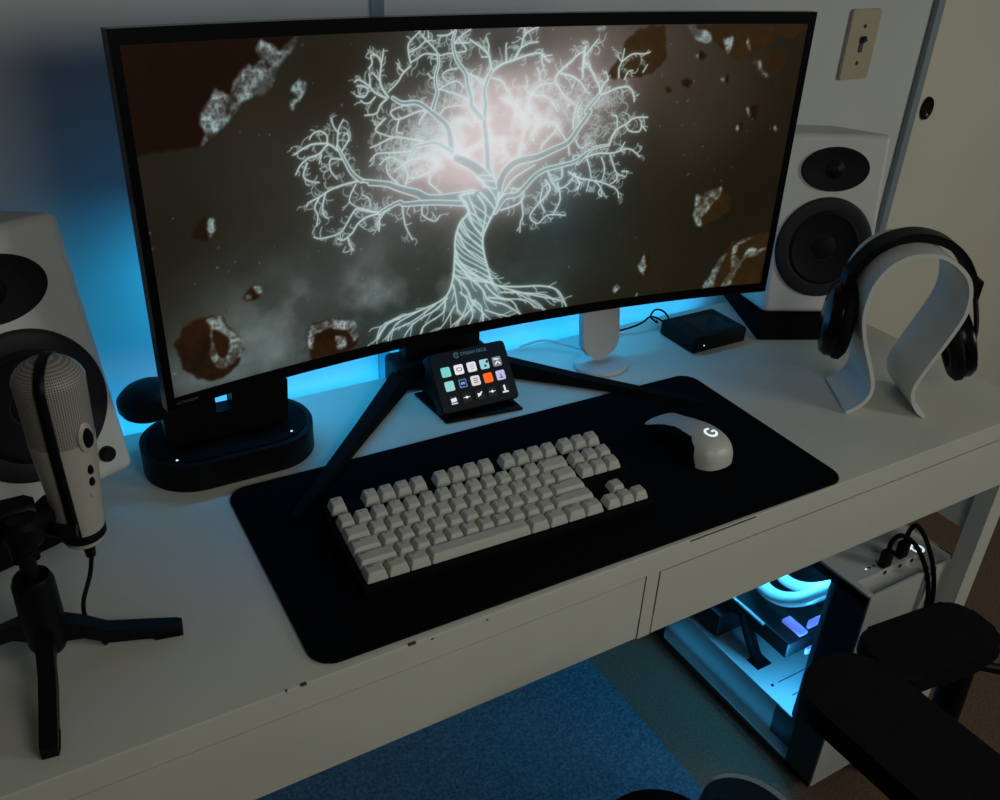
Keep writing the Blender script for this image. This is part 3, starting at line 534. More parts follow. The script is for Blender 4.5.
# faint wisps over the dark rock, upper left
def polyl(P, n=6):
    return [(v.x, v.y) for v in catmull([(p[0], p[1], 0) for p in P], n)]
bright = np.zeros((GH, GW)); inner = np.zeros((GH, GW))
def stroke(P, w0, w1, kind, amp=1.):
    n = len(P); xs = [p[0] for p in P]; ys = [p[1] for p in P]; R_ = max(w0, w1)*1.2+3
    i0, i1 = np.searchsorted(sg, [min(xs)-R_, max(xs)+R_]); j0, j1 = np.searchsorted(tg, [min(ys)-R_, max(ys)+R_])
    if i1 <= i0 or j1 <= j0: return
    X = SX[j0:j1,i0:i1]; Y = TY[j0:j1,i0:i1]; D = np.full(X.shape, 1e9); Wd = np.full(X.shape, w0)
    for i in range(n-1):
        (x0,y0),(x1,y1) = P[i], P[i+1]; dx, dy = x1-x0, y1-y0; L2 = dx*dx+dy*dy+1e-9
        t = (((X-x0)*dx+(Y-y0)*dy)/L2).clip(0,1); d = np.hypot(X-x0-t*dx, Y-y0-t*dy)
        w = w0+(w1-w0)*(i+t)/(n-1); m = d-w*.5 < D-Wd*.5
        D = np.where(m, d, D); Wd = np.where(m, w, Wd)
    B = bright[j0:j1,i0:i1]
    if kind == 'L':
        e = D-Wd*.62; k = np.exp(-(e/.75)**2)*amp; q = 1/(1+np.exp((e*3).clip(-50,50)))
        inner[j0:j1,i0:i1] = np.maximum(inner[j0:j1,i0:i1], q)
        bright[j0:j1,i0:i1] = np.maximum(B*(1-.85*(e < -.6)), k)
    else:
        bright[j0:j1,i0:i1] = np.maximum(B, np.exp(-(D/(Wd*.42+.25))**2)*amp)
def curl(x, y, a, L, w, amp, depth):
    kappa = rng.uniform(.10, .30)*rng.choice([-1,1]); P = [(x,y)]; n = int(L/1.6)
    for i in range(n):
        x += 1.6*math.cos(a); y += 1.6*math.sin(a); a += kappa+rng.uniform(-.12,.12); kappa *= 1.07; P.append((x,y))
        if depth and rng.rand() < .17: curl(x, y, a+rng.choice([-1,1])*rng.uniform(.5,1.2), L*.5, w*.85, amp*.95, depth-1)
    if n > 1: stroke(P, w, w*.6, 'T', amp)
strokes = []
for st in ART[0]:
    k, w0, w1 = st[:3]; P = polyl(st[3:], 5); strokes.append((k, w0, w1, P))
for k, w0, w1, P in strokes:
    if k == 'E': continue
    acc = 0.
    for i in range(1, len(P)-1):
        sl = math.hypot(P[i+1][0]-P[i][0], P[i+1][1]-P[i][1]); acc += sl
        if acc > 5.0:
            acc = 0; a = math.atan2(P[i+1][1]-P[i][1], P[i+1][0]-P[i][0])
            if k == 'L' and w0 > 6 and P[i][1] < 45: continue
            curl(P[i][0], P[i][1], a+rng.choice([-1,1])*rng.uniform(.4,1.3), rng.uniform(6,16), 1.15, rng.uniform(.4,.8), 2)
# fine net of twigs in the left and right crown
for (cx, cy, rx, ry, N) in ((-95,55,42,26,150),(-60,90,40,40,60),(120,75,40,35,90),(40,80,50,30,45),(-120,30,40,18,30)):
    for _ in range(N):
        a = rng.uniform(0, 2*PI); r = math.sqrt(rng.rand())
        curl(cx+rx*r*math.cos(a), cy+ry*r*math.sin(a), rng.uniform(-.6,.6)+rng.choice([0,PI]), rng.uniform(9,22), 1.1, rng.uniform(.25,.55), 1)
for pas in ('T','L'):
    for k, w0, w1, P in strokes:
        if k == pas: stroke(P, w0, w1, k, .95)
tm = blur(poly_mask(ART[3]).astype(float), 1)
inner = np.maximum(inner, tm); bright *= 1-tm*.9
for k, w0, w1, P in strokes:
    if k == 'E':
        stroke(P, w0*.9, w1*.9, 'T', .95)
        for i in range(2, len(P)-1, 3):
            if P[i][1] < -95:
                a = math.atan2(P[i+1][1]-P[i][1], P[i+1][0]-P[i][0]); x, y = P[i]; Q = [(x,y)]; a += rng.uniform(-.5,.5)
                for _ in range(rng.randint(6,16)):
                    x += 1.8*math.cos(a); y += 1.8*math.sin(a); a += rng.uniform(-.22,.22); Q.append((x,y))
                stroke(Q, 1.3, .8, 'T', .75)
g1 = blur(bright, 3); g2 = blur(bright, 10)
k = (inner*.42)[..., None]; img = img*(1-k)+np.array([112,138,142])/255*k
img += g2[..., None]*np.array([.10,.145,.15]) + g1[..., None]*np.array([.20,.27,.28])
k = bright.clip(0,1)[..., None]*.94; img = img*(1-k)+np.array([204,222,222])/255*k
img = img.clip(0, .88)
lin = np.where(img <= .04045, img/12.92, ((img+.055)/1.055)**2.4)
verts = np.zeros((GH, GW, 3)); aa = SX/1000/MO['Rc']; dd = MO['Rc']-.0002
verts[...,0] = dd*np.sin(aa); verts[...,1] = -MO['Rc']+dd*np.cos(aa); verts[...,2] = TY/1000
R3 = np.array(MM.to_3x3()); verts = verts @ R3.T + np.array(MM.translation)
idx = np.arange(GW*GH).reshape(GH, GW)
quads = np.stack([idx[:-1,:-1], idx[:-1,1:], idx[1:,1:], idx[1:,:-1]], -1).reshape(-1, 4)
me = bpy.data.meshes.new('screen')
me.vertices.add(GW*GH); me.vertices.foreach_set('co', verts.astype(np.float32).ravel())
nq = len(quads); me.loops.add(nq*4); me.loops.foreach_set('vertex_index', quads.astype(np.int32).ravel())
me.polygons.add(nq); me.polygons.foreach_set('loop_start', (np.arange(nq)*4).astype(np.int32)); me.polygons.foreach_set('loop_total', np.full(nq, 4, np.int32))
me.update(calc_edges=True)
ca = me.color_attributes.new('picture', 'FLOAT_COLOR', 'POINT')
ca.data.foreach_set('color', np.concatenate([lin.reshape(-1,3), np.ones((GW*GH,1))], 1).astype(np.float32).ravel())
sm_ = bpy.data.materials.new('screen_picture'); sm_.use_nodes = True; nt = sm_.node_tree; pb = nt.nodes['Principled BSDF']
at = nt.nodes.new('ShaderNodeAttribute'); at.attribute_name = 'picture'
nt.links.new(at.outputs['Color'], pb.inputs['Emission Color']); pb.inputs['Emission Strength'].default_value = 1.
pb.inputs['Base Color'].default_value = (.004,.004,.004,1); pb.inputs['Roughness'].default_value = .45; pb.inputs['Specular IOR Level'].default_value = .02
sm_.cycles.emission_sampling = 'NONE'
me.materials.append(sm_)
scr = bpy.data.objects.new('screen', me); COL.objects.link(scr); scr.parent = mon
b = BM(); box(b, (0,.118,.2215), (.72,.016,.010), .002); finish('light_bar', b, led_blue, mon)
box_b = None
# stand
b = BM(); box(b, (.0,.150,.175), (.120,.026,.31), .006); finish('neck', b, black_plastic, mon)
b = BM(); box(b, (.0,.155,.0225), (.150,.050,.044), .008); finish('stand_hub', b, black_plastic, mon)
b = BM(); box(b, (.0,.098,.20), (.11,.09,.11), .01); finish('mount_block', b, black_plastic, mon)
for s in (-1,1):
    b = BM(); d = Vector((s*.72,-.69,0)); nn = Vector((-d.y, d.x, 0)); p0 = Vector((s*.035,.172,0)); L_ = .365
    ring = []
    for t, w_, zt, zb in ((0,.013,.034,.004),(.12,.0125,.030,.003),(.5,.0105,.018,.0042),(.9,.0085,.009,.0036),(1,.0065,.0075,.0036)):
        c = p0+d*(t*L_); ring.append([b.verts.new((c+nn*w_)+Vector((0,0,zb))), b.verts.new((c+nn*w_*.8)+Vector((0,0,zt))), b.verts.new((c-nn*w_*.8)+Vector((0,0,zt))), b.verts.new((c-nn*w_)+Vector((0,0,zb)))])
    for A, B in zip(ring, ring[1:]):
        for k in range(4): b.faces.new((A[k], A[(k+1)%4], B[(k+1)%4], B[k]))
    b.faces.new(ring[0]); b.faces.new(ring[-1][::-1])
    finish('stand_leg', b, black_matte, mon)

# ------------------------------------------------------------------ speakers
def speaker(label, loc, yaw, tilt, H_):
    sp = empty('speaker', label, 'speaker', loc, (0,0,yaw), 'white desktop speakers')
    W_, D_ = .170, .200
    MS = Rm(-tilt,'X')    # front-bottom edge is the pivot
    b = BM(); box(b, (0, D_/2+.004, H_/2), (W_, D_, H_), .010, 4, MS); finish('cabinet', b, speaker_white, sp, sharp=50)
    F = MS @ Rm(PI/2,'X')         # local: x right, y up, z towards the viewer
    fz = -.004
    b = BM(); lathe(b, [(.0,fz+.0008),(.050,fz+.0010),(.056,fz+.0042),(.0605,fz+.0060),(.0735,fz+.0062),(.0780,fz+.0035),(.0785,fz-.001),(0,fz-.001)], 64, F @ Tm(0,.1065,0)); wf = finish('woofer_ring', b, rubber_dark, sp)
    b = BM(); lathe(b, [(0,fz+.0025),(.010,fz+.0020),(.0165,fz-.0005),(.030,fz+.0015),(.046,fz+.0030),(.053,fz+.0062),(.0575,fz+.0046),(.0600,fz+.0030),(.0600,fz),(0,fz)], 64, F @ Tm(0,.1065,.0008)); finish('woofer_cone', b, cone_dark, sp)
    b = BM(); lathe(b, [(0,fz+.0035),(.010,fz+.0030),(.0165,fz+.0012),(.0185,fz+.0005),(0,fz-.0)], 40, F @ Tm(0,.1065,.0016)); finish('dust_cap', b, cone_dark, sp)
    b = BM(); lathe(b, [(0,fz+.0005),(.40,fz+.0006),(.72,fz+.0020),(.93,fz+.0042),(1.0,fz+.0040),(1.02,fz-.001),(0,fz-.001)], 64, F @ Tm(0,.2265,0) @ Matrix.Diagonal((.0535,.033,1,1))); finish('tweeter_guide', b, cone_dark, sp)
    b = BM(); lathe(b, [(0,fz+.0055),(.005,fz+.0050),(.009,fz+.0030),(.013,fz+.0012),(.0145,fz+.0005),(0,fz)], 36, F @ Tm(0,.2265,.0008)); finish('tweeter_dome', b, black_plastic, sp)
    b = BM(); lathe(b, [(0,fz+.006),(.007,fz+.006),(.0085,fz+.0045),(.0088,fz-.001),(0,fz-.001)], 28, F @ Tm(.058,.028,0)); finish('volume_knob', b, black_plastic, sp)
    return sp
def pad(label, loc, yaw, tilt, h, a=-.086, c=.086):
    p = empty('speaker_pad', label, 'speaker pad', loc, (0,0,yaw), 'foam wedges under the speakers')
    b = BM(); d = .205
    v = [b.verts.new(q) for q in ((a,0,0.0003),(c,0,.0003),(c,d,.0003),(a,d,.0003),(a,0,h-.0005),(c,0,h-.0005),(c,d,h-.0005-math.tan(tilt)*d),(a,d,h-.0005-math.tan(tilt)*d))]
    for f in ((3,2,1,0),(4,5,6,7),(0,1,5,4),(1,2,6,5),(2,3,7,6),(3,0,4,7)): b.faces.new([v[i] for i in f])
    bmesh.ops.bevel(b, geom=b.edges[:], offset=.0015, segments=2, affect='EDGES'); finish('foam_block', b, black_foam, p)
    return p
RS = (.8045,.3155,TOP+.048); speaker('white speaker with black drivers on the right, behind the headphones', RS, -.437, .160, .279)
pad('black foam wedge under the right white speaker', (RS[0],RS[1],TOP), -.437, .160, .048)
LS = (-.3130,.3085,TOP+.049); speaker('white speaker with black drivers on the left, behind the microphone', LS, .362, .222, .285)
pad('black foam wedge under the left white speaker', (LS[0],LS[1],TOP), .362, .222, .049, -.086, .034)

# ------------------------------------------------------------------ headphone stand (a bent white strap)
SY = -.56; SA = (.7167,.08795)
prof = [(-.0554,.0026),(-.0391,.0147),(-.0300,.0291),(-.0294,.0489),(-.041,.0794),(-.0553,.1127),(-.0650,.1460),(-.0658,.1743),(-.0609,.1992),(-.0475,.2210),(-.0282,.2345),(-.0069,.2387),(.0159,.2373),(.0385,.2257),(.0562,.2085),(.0648,.1854),(.0657,.1605),(.0588,.1345),(.0475,.1039),(.0359,.0725),(.0288,.0486),(.0313,.0288),(.0423,.0117),(.0545,.0024)]
pr = [(v.x, v.y) for v in catmull([(p[0], p[1], 0) for p in prof], 5)]
hs = empty('headphone_stand', 'white bent acrylic headphone stand at the right end of the desk', 'headphone stand', (SA[0],SA[1],TOP), (0,0,SY))
b = BM(); ribbon(b, pr, .0052, 0, .100); finish('bent_strap', b, acrylic_white, hs, sharp=40)

# headphones hanging on it
hp = empty('headphones', 'black over-ear headphones hanging on the white bent stand', 'headphones', (SA[0],SA[1],TOP), (0,0,SY))
band = [(-.0800,.1780),(-.0740,.1985),(-.0595,.2215),(-.0375,.2385),(-.010,.2474),(.016,.2467),(.043,.2378),(.0655,.2205),(.0835,.1945),(.0930,.1740)]
bp_ = [(v.x, v.y) for v in catmull([(p[0], p[1], 0) for p in band], 5)]
b = BM(); ribbon(b, bp_, .0105, .040, .067); bmesh.ops.bevel(b, geom=[e for e in b.edges if abs(e.verts[0].co.y-e.verts[1].co.y) < 1e-6 and e.calc_face_angle(0) > .8], offset=.004, segments=3, affect='EDGES'); hb_ = finish('headband', b, leather_black, hp, sharp=50)
b = BM(); ribbon(b, [(x*1.0, z+.0058) for x, z in bp_[6:-6]], .0022, .039, .068); finish('headband_cover', b, black_plastic, hp)
for s, cx, cz, tl in ((-1,-.0800,.1220,.02),(1,.0945,.0980,-.36)):
    MC = Tm(cx,.053,cz) @ Rm(-.22 if s < 0 else -.15,'Z') @ Rm(tl*1.0,'Y') @ Rm(s*PI/2,'Y')     # local z points outward
    b = BM(); lathe(b, [(0,.020),(.022,.0195),(.033,.0155),(.037,.008),(.037,.0),(0,0)], 40, MC, 1.46, 1.2); finish('ear_cup', b, black_gloss, hp)
    b = BM(); lathe(b, [(0,-.012),(.020,-.012),(.024,-.018),(.034,-.018),(.0395,-.012),(.0395,-.004),(.036,.001),(0,.001)], 40, MC, 1.44, 1.2); finish('ear_pad', b, leather_black, hp)
    b = BM(); top = (band[0] if s < 0 else band[-1])
    yk = [(cx+s*.002,.018,cz+.01),(cx+s*.003,.024,cz+.036),(top[0]+s*.002,.040,top[1]-.012),(top[0],.053,top[1]+.008)]
    tube(b, yk, .0035, 8); yk2 = [(p[0],.106-p[1],p[2]) for p in yk]; tube(b, yk2, .0035, 8)
    box(b, (top[0],.053,top[1]+.004), (.012,.026,.030), .003); finish('yoke', b, black_plastic, hp)

# ------------------------------------------------------------------ microphone on a tripod
mc = empty('microphone', 'white desktop microphone with black stripe on a black tripod', 'microphone', (-.306,.193,TOP))
def mr(z): return np.interp(z, [.080,.10,.19,.27],[.0180,.0202,.0276,.0300])
bz0, bz1, bz2 = .094, .192, .268
MI = Rm(0,'Z')
b = BM(); P = [(0,bz0-.001)]+[(mr(z),z) for z in np.linspace(bz0,bz1,8)]+[(0,bz1)]; lathe(b, P, 48); finish('body', b, mic_white, mc, sharp=50)
b = BM(); P = [(0,bz1)]+[(mr(z)-.0004,z) for z in np.linspace(bz1,.245,6)]+[(.0298*math.cos(a),.245+.024*math.sin(a)) for a in [PI/2*i/8 for i in range(1,8)]]+[(0,.2690)]; lathe(b, P, 48); finish('grille', b, mic_grille, mc, sharp=50)
b = BM(); lathe(b, [(0,.0835),(.0182,.0835),(.0202,.0855),(.0202,.0925),(.0188,.0945),(0,.0945)], 48); finish('bottom_ring', b, mic_black, mc)
b = BM(); lathe(b, [(0,.077),(.0135,.077),(.0178,.0795),(.0182,.0834),(0,.0834)], 48); finish('bottom_cap', b, mic_white, mc)
# black stripe up the front, over the top and down the back
ang = math.atan2(-.765, -.27)     # faces the viewer, slightly left
ca_, sa_ = math.cos(ang), math.sin(ang)
def strip_pts(side):
    pts = [((mr(z)+.0004)*side, z) for z in np.linspace(.0945,.245,14)]
    pts += [((.0304*math.cos(a))*side, .245+.0246*math.sin(a)) for a in [PI/2*i/8 for i in range(1,9)]]
    return pts
sp_ = strip_pts(1)+strip_pts(-1)[::-1][1:]
b = BM(); ring = []
for r_, z_ in sp_:
    ring.append([b.verts.new((r_*ca_-q*sa_, r_*sa_+q*ca_, z_)) for q in (-.0042,.0042)])
for A, B in zip(ring, ring[1:]): b.faces.new((A[0],A[1],B[1],B[0]))
so = finish('stripe', b, mic_black, mc); md = so.modifiers.new('thick','SOLIDIFY'); md.thickness = .0016; md.offset = 0
# control side: an oval knob and two buttons, facing right
def mic_oval(name, z, rx, rz, m, parent, a, out=.0015):
    b = BM(); lathe(b, [(0,out),(.7,out*.9),(.95,out*.3),(1,-.003),(0,-.003)], 28, Tm((mr(z))*math.cos(a), (mr(z))*math.sin(a), z) @ Rm(a,'Z') @ Rm(PI/2,'Y') @ Matrix.Diagonal((rz,rx,1,1))); return finish(name, b, m, parent)
ac = math.radians(-52)
ko = mic_oval('knob_rim', .198, .0085, .0155, mic_white, mc, ac, .0030); mic_oval('gain_knob', .198, .0060, .0115, mic_black, mc, ac, .0055)
mic_oval('button', .164, .0030, .0052, mic_black, mc, ac, .0022); mic_oval('button', .151, .0030, .0048, mic_black, mc, ac, .0022)
mic_oval('headphone_jack', .137, .0035, .0035, mic_white, mc, ac, .0015)
# holder and tripod
HX, HY = -.049, -.055      # the post, relative to the microphone
b = BM()
lathe(b, [(0,.104),(.033,.104),(.034,.108),(.034,.132),(.033,.136),(0,.136)][1:5]+[(.033,.136)], 32, Tm(0,0,0))
b.free(); b = BM()
ringo = [(.0335*math.cos(math.radians(a)), .0335*math.sin(math.radians(a)), .113) for a in range(100,262,8)]
tube(b, ringo, .0065, 8, 2); finish('holder_clamp', b, mic_black, mc)
b = BM(); tube(b, [(-.030,-.006,.118),(-.040,-.018,.122),(-.048,-.035,.124),(HX,HY,.112)], [.014,.011], 12); lathe(b, [(0,-.020),(.010,-.019),(.014,-.012),(.014,.012),(.010,.019),(0,.020)], 24, Tm(-.052,-.020,.138) @ Rm(PI/2,'Y')); lathe(b, [(0,-.013),(.012,-.012),(.0165,-.006),(.0165,.010),(.012,.015),(0,.016)], 24, Tm(-.046,-.040,.130)); lathe(b, [(0,-.011),(.012,-.010),(.015,0),(.012,.010),(0,.011)], 24, Tm(-.074,-.034,.138)); finish('joint', b, mic_black, mc)
b = BM(); tube(b, [(HX,HY,.095),(HX,HY,.122)], .0070, 16, 0); finish('stem', b, mic_black, mc)
b = BM(); lathe(b, [(0,.012),(.013,.012),(.0165,.020),(.0178,.050),(.0172,.088),(.0145,.095),(0,.096)], 32, Tm(HX,HY,0)); finish('post', b, mic_black, mc)
for a, L_ in ((-11,.113),(-98,.118),(142,.11)):
    b = BM(); M = Tm(HX,HY,0) @ Rm(math.radians(a),'Z'); ring = []
    for x, w_, zt, zb in ((.008,.0080,.046,.022),(.030,.0070,.037,.020),(.050,.0070,.024,.009),(.080,.0070,.018,.0050),(L_-.004,.0070,.0120,.0006),(L_,.0064,.0105,.0006)):
        ring.append([b.verts.new(M @ Vector(q)) for q in ((x,w_,zb),(x,w_,zt),(x,-w_,zt),(x,-w_,zb))])
    for A, B in zip(ring, ring[1:]):
        for k in range(4): b.faces.new((A[k], A[(k+1)%4], B[(k+1)%4], B[k]))
    b.faces.new(ring[0]); b.faces.new(ring[-1][::-1])
    lg = finish('leg', b, mic_black, mc)
    b = BM(); box(b, (0,0,0), (.022,.0150,.006), .001, 2, M @ Tm(L_-.014,0,.0038)); finish('rubber_foot', b, black_matte, lg)
b = BM(); tube(b, [(.002,0,.0775),(.002,0,.058)], [.0062,.0045], 12, 2); tube(b, [(.002,0,.056),(-.003,-.006,.040),(-.014,-.020,.022),(-.015,-.034,.012),(-.008,-.052,.0045),(-.004,-.064,.0030)], .0022, 8); finish('cable', b, mic_black, mc)

# ------------------------------------------------------------------ charging dock left, behind the monitor's corner
dk = empty('charging_dock', 'black oval charging dock behind the lower left monitor corner', 'charging dock', (-.119,.395,TOP))
b = BM(); prism(b, rrect(.205,.126,.060,12), .0003, .036, .007, 4); finish('base', b, black_plastic, dk)
b = BM(); prism(b, rrect(.190,.110,.053,12), .036, .0375, .001, 2); finish('base_inlay', b, black_matte, dk)
b = BM(); prism(b, [(-.072,.036),(.072,.036),(.075,.093),(.072,.096),(.006,.096),(.007,.0680),(-.015,.0680),(-.013,.096),(-.072,.096),(-.075,.093)], -.012, .012, .0015, 2, Rm(PI/2,'X')); finish('upright', b, black_plastic, dk)
for x, y in ((-.071,-.044),(.066,-.040)):
    b = BM(); lathe(b, [(0,.0012),(.0012,.0008),(.0015,0),(0,0)], 12, Tm(x,y,.0374)); finish('status_light', b, glow_dot, dk)
b = BM(); M = Tm(-.080,.026,.088) @ Rm(math.radians(4),'X') @ Rm(math.radians(-6),'Y'); lathe(b, [(0,-.016),(.030,-.016),(.0350,-.013),(.0375,-.007),(.0365,.001),(.030,.008),(.017,.012),(0,.013)], 40, M); finish('round_pad', b, black_plastic, dk)
b = BM(); tube(b, [(-.05,.015,.07),(-.062,.022,.078),(-.075,.026,.084)], .008, 10, 3); finish('pad_arm', b, black_plastic, dk)

# ------------------------------------------------------------------ white rounded device behind the monitor
wd = empty('phone_charger', 'white upright rounded charger on a round base behind the monitor', 'charger', (.4395,.388,TOP))
b = BM(); lathe(b, [(0,.0003),(.043,.0003),(.0445,.002),(.043,.0055),(.036,.0068),(.015,.0075),(0,.0075)], 48, sx=.98, sy=.80); finish('base', b, device_white, wd)
b = BM(); prism(b, [(x, z) for x, z in rrect(.066,.150,.0325,12,0,.087)], -.006, .006, .002, 3, Tm(0,.004,.0) @ Rm(-.16,'X') @ Rm(PI/2,'X')); finish('upright_pad', b, device_white, wd)
b = BM(); tube(b, [(.0,.030,.010),(-.02,.060,.012),(-.05,.085,.016),(-.085,.098,.006)], .0018, 8); finish('cable', b, device_white, wd)

# ------------------------------------------------------------------ small black box with cables
bx = empty('audio_interface', 'small flat black box with one white light beside the right speaker', 'electronics box', (.594,.3567,TOP))
b = BM(); box(b, (.055,.0413,.0137), (.110,.0826,.0255), .003, 3); finish('case', b, black_plastic, bx)
b = BM(); prism(b, rrect(.060,.055,.004,4,.062,.038), .0262, .0268, 0); finish('top_inlay', b, black_gloss, bx)
b = BM(); lathe(b, [(0,.0012),(.0011,.0008),(.0012,0),(0,0)], 12, Tm(.021,.0002,.012) @ Rm(PI/2,'X')); finish('status_light', b, glow_dot, bx)
for x in (.012,.098):
    for y in (.010,.072):
        b = BM(); lathe(b, [(0,0),(.005,0),(.0045,.0012),(0,.0012)], 12, Tm(x,y,.0)); finish('foot', b, black_matte, bx)
b = BM(); tube(b, [(.012,.082,.015),(.004,.094,.022),(-.01,.099,.026),(-.026,.097,.020),(-.045,.100,.014),(-.075,.112,.005)], .0016, 8)
tube(b, [(.022,.082,.016),(.018,.098,.030),(.004,.104,.034),(-.008,.100,.026),(-.004,.092,.020),(.008,.100,.012),(.02,.115,.006)], .0016, 8); finish('cable', b, black_matte, bx)

# ------------------------------------------------------------------ computer tower under the desk
pc = empty('computer_tower', 'white computer tower with glass side and cyan lit interior under the desk', 'computer', (.722,.027,0))
PW, PD, PB, PT = .208, .428, .022, .459
tk = .003
b = BM()
box(b, (PW/2,PD/2,PB+.002), (PW,PD,.004)); box(b, (PW-.002,PD/2,(PB+PT)/2), (.004,PD,PT-PB)); box(b, (PW/2,PD-.002,(PB+PT)/2), (PW,.004,PT-PB))
finish('chassis', b, case_white, pc)
b = BM(); box(b, (PW/2,.036+(PD-.036)/2,PT-.006), (PW,PD-.036,.012), .0015)
box(b, (PW/2,.021,PT-.0165), (PW-.001,.034,.009)); box(b, (.006,.0215,PT-.006),(.012,.031,.012), .0008); box(b, (PW-.008,.0215,PT-.006),(.016,.031,.012), .0008)
tp = finish('top_panel', b, case_white, pc)
for x in (.077,.113,.142):
    b = BM(); lathe(b, [(0,.0008),(.0035,.0006),(.0038,0),(0,0)], 16, Tm(x,.0358,PT-.0065) @ Rm(PI/2,'X')); finish('vent_hole', b, black_matte, tp)
b = BM(); box(b, (.0775,.0035,(PB+PT)/2-.0005), (.153,.006,PT-PB-.001), .001); finish('front_plate', b, case_white, pc)
b = BM(); box(b, (.1825,.0040,(PB+PT)/2-.0005), (.050,.006,PT-PB-.001), .001); box(b, (.156,.009,(PB+PT)/2-.008),(.012,.004,PT-PB-.02)); finish('front_strip', b, case_white, pc)
b = BM(); box(b, (PW/2,.020,(PB+PT)/2-.015), (PW-.006,.012,PT-PB-.03)); finish('inner_frame', b, tray_dark, pc)
for x in (.03,PW-.03):
    for y in (.05,PD-.05):
        b = BM(); box(b, (x,y,.0165), (.03,.05,.011), .002); finish('foot', b, black_matte, pc)
# lit power ring, ports and dots on the top
b = BM(); flatstroke(b, [(.0095*math.cos(a), .0095*math.sin(a), 0) for a in [2*PI*i/24 for i in range(25)]], .0018, Tm(.168,.047,PT+.0004)); finish('power_ring', b, glow_white, tp)
b = BM(); flatstroke(b, [(-.009,0,0),(-.003,0,0)], .0010, Tm(.157,.052,PT+.0004)); flatstroke(b, [(-.001,0,0),(.001,0,0)], .0016, Tm(.157,.052,PT+.0004)); finish('indicator', b, glow_white, tp)
b = BM(); lathe(b, [(0,.0008),(.0016,.0004),(.0018,0),(0,0)], 12, Tm(.048,.051,PT)); finish('indicator', b, glow_dot, tp)
for x in (.056,.066):
    b = BM(); lathe(b, [(0,.0006),(.0022,.0004),(.0024,0),(0,0)], 12, Tm(x,.051,PT)); finish('audio_jack', b, black_matte, tp)
# interior
b = BM(); box(b, (PW-.026,.245,.285), (.003,.345,.33)); finish('motherboard_tray', b, tray_dark, pc)
b = BM(); box(b, (PW-.034,.285,.300), (.010,.240,.270)); box(b, (PW-.045,.36,.33),(.02,.05,.12), .003); box(b, (PW-.045,.25,.41),(.02,.12,.03),.003); finish('motherboard', b, pcb_dark, pc)
SH = .112
b = BM(); box(b, (PW/2+.004,.250,SH-.0015), (PW-.016,.340,.003)); box(b, (.0265,.2725,(SH+PB)/2), (.003,.295,SH-PB-.004)); shr = finish('power_supply_shroud', b, case_white, pc)
b = BM(); box(b, (.0265,.092,(SH+PB)/2-.002), (.004,.064,SH-PB-.012)); finish('shroud_side_dark', b, tray_dark, pc)
for y in (.115,.150): 
    b = BM(); box(b, (.10,y,SH+.0004), (.10,.0015,.0008)); finish('shroud_slot', b, tray_dark, shr)
b = BM(); box(b, (.055,.205,SH+.001), (.036,.030,.003), .001); finish('cable_hole', b, black_matte, shr)
b = BM(); lathe(b, [(0,.001),(.003,.0008),(.0032,0),(0,0)], 12, Tm(.035,.150,SH)); finish('shroud_screw', b, black_matte, shr)
b = BM(); box(b, (.098,.275,.205), (.125,.270,.036), .004); gp = finish('graphics_card', b, pcb_dark, pc)
b = BM(); box(b, (.0335,.30,.222), (.006,.20,.004)); finish('card_edge', b, case_white, gp)
b = BM(); box(b, (.10,.072,.285), (.13,.020,.31), .003); box(b, (.035,.060,.27), (.020,.012,.33), .002); box(b, (.036,.080,.27), (.040,.010,.33), .002); finish('front_radiator', b, mat('cover_blue_grey', (96,112,124), .6), pc)
b = BM(); tube(b, [(.060,.085,.400),(.058,.115,.360),(.055,.150,.315),(.055,.195,.280),(.062,.240,.268),(.080,.285,.285),(.118,.310,.320),(.142,.312,.335)], .0135, 16); finish('coolant_tube', b, acrylic_white, pc)
b = BM(); tube(b, [(.095,.085,.395),(.092,.125,.350),(.088,.170,.310),(.090,.220,.290),(.100,.265,.300),(.130,.295,.330)], .0105, 16); finish('coolant_tube', b, acrylic_white, pc)
b = BM(); lathe(b, [(0,.03),(.026,.03),(.030,.026),(.030,0),(0,0)], 32, Tm(PW-.042,.300,.335) @ Rm(-PI/2,'Y')); finish('pump', b, black_gloss, pc)
for y, zz, LL in ((.375,.262,.05),(.205,.345,.06),(.192,.345,.06)):
    b = BM(); box(b, (PW-.065,y,zz+.04), (.036,.005,LL), .001); finish('memory_module', b, glow_cyan, pc)
b = BM(); box(b, (.075,.130,.268), (.030,.006,.018), .002); box(b, (.085,.128,.200), (.026,.006,.014), .002); finish('lit_plate', b, glow_violet, pc)
b = BM(); box(b, (.075,.165,.228), (.020,.045,.008), .002); finish('lit_plate', b, glow_violet, pc)
b = BM(); tube(b, [(.035,.250,.205),(.028,.235,.190),(.034,.215,.150),(.050,.205,.114)], .007, 10); tube(b, [(.045,.250,.205),(.040,.235,.190),(.046,.215,.150),(.060,.208,.114)], .006, 10); finish('power_cable', b, black_matte, pc)
b = BM(); box(b, (.05,.335,.150), (.07,.10,.055), .003); finish('drive_block', b, pcb_dark, pc)
# glass side with black border
gs = BM(); box(gs, (-.002,PD/2,(PB+PT)/2), (.004,PD-.002,PT-PB-.002)); sg_ = finish('glass_panel', gs, glass, pc)
b = BM()
y0_, y1_, z0_, z1_ = .001, PD-.001, PB+.001, PT-.001
for (ya, yb, za, zb) in ((y0_,.058,z0_,z1_),(PD-.028,y1_,z0_,z1_),(y0_,y1_,z0_,z0_+.010),(y0_,y1_,z1_-.016,z1_)):
    box(b, (-.0048,(ya+yb)/2,(za+zb)/2), (.0014,yb-ya,zb-za))
finish('glass_border', b, mat('border_black', (6,6,9), .3), sg_)

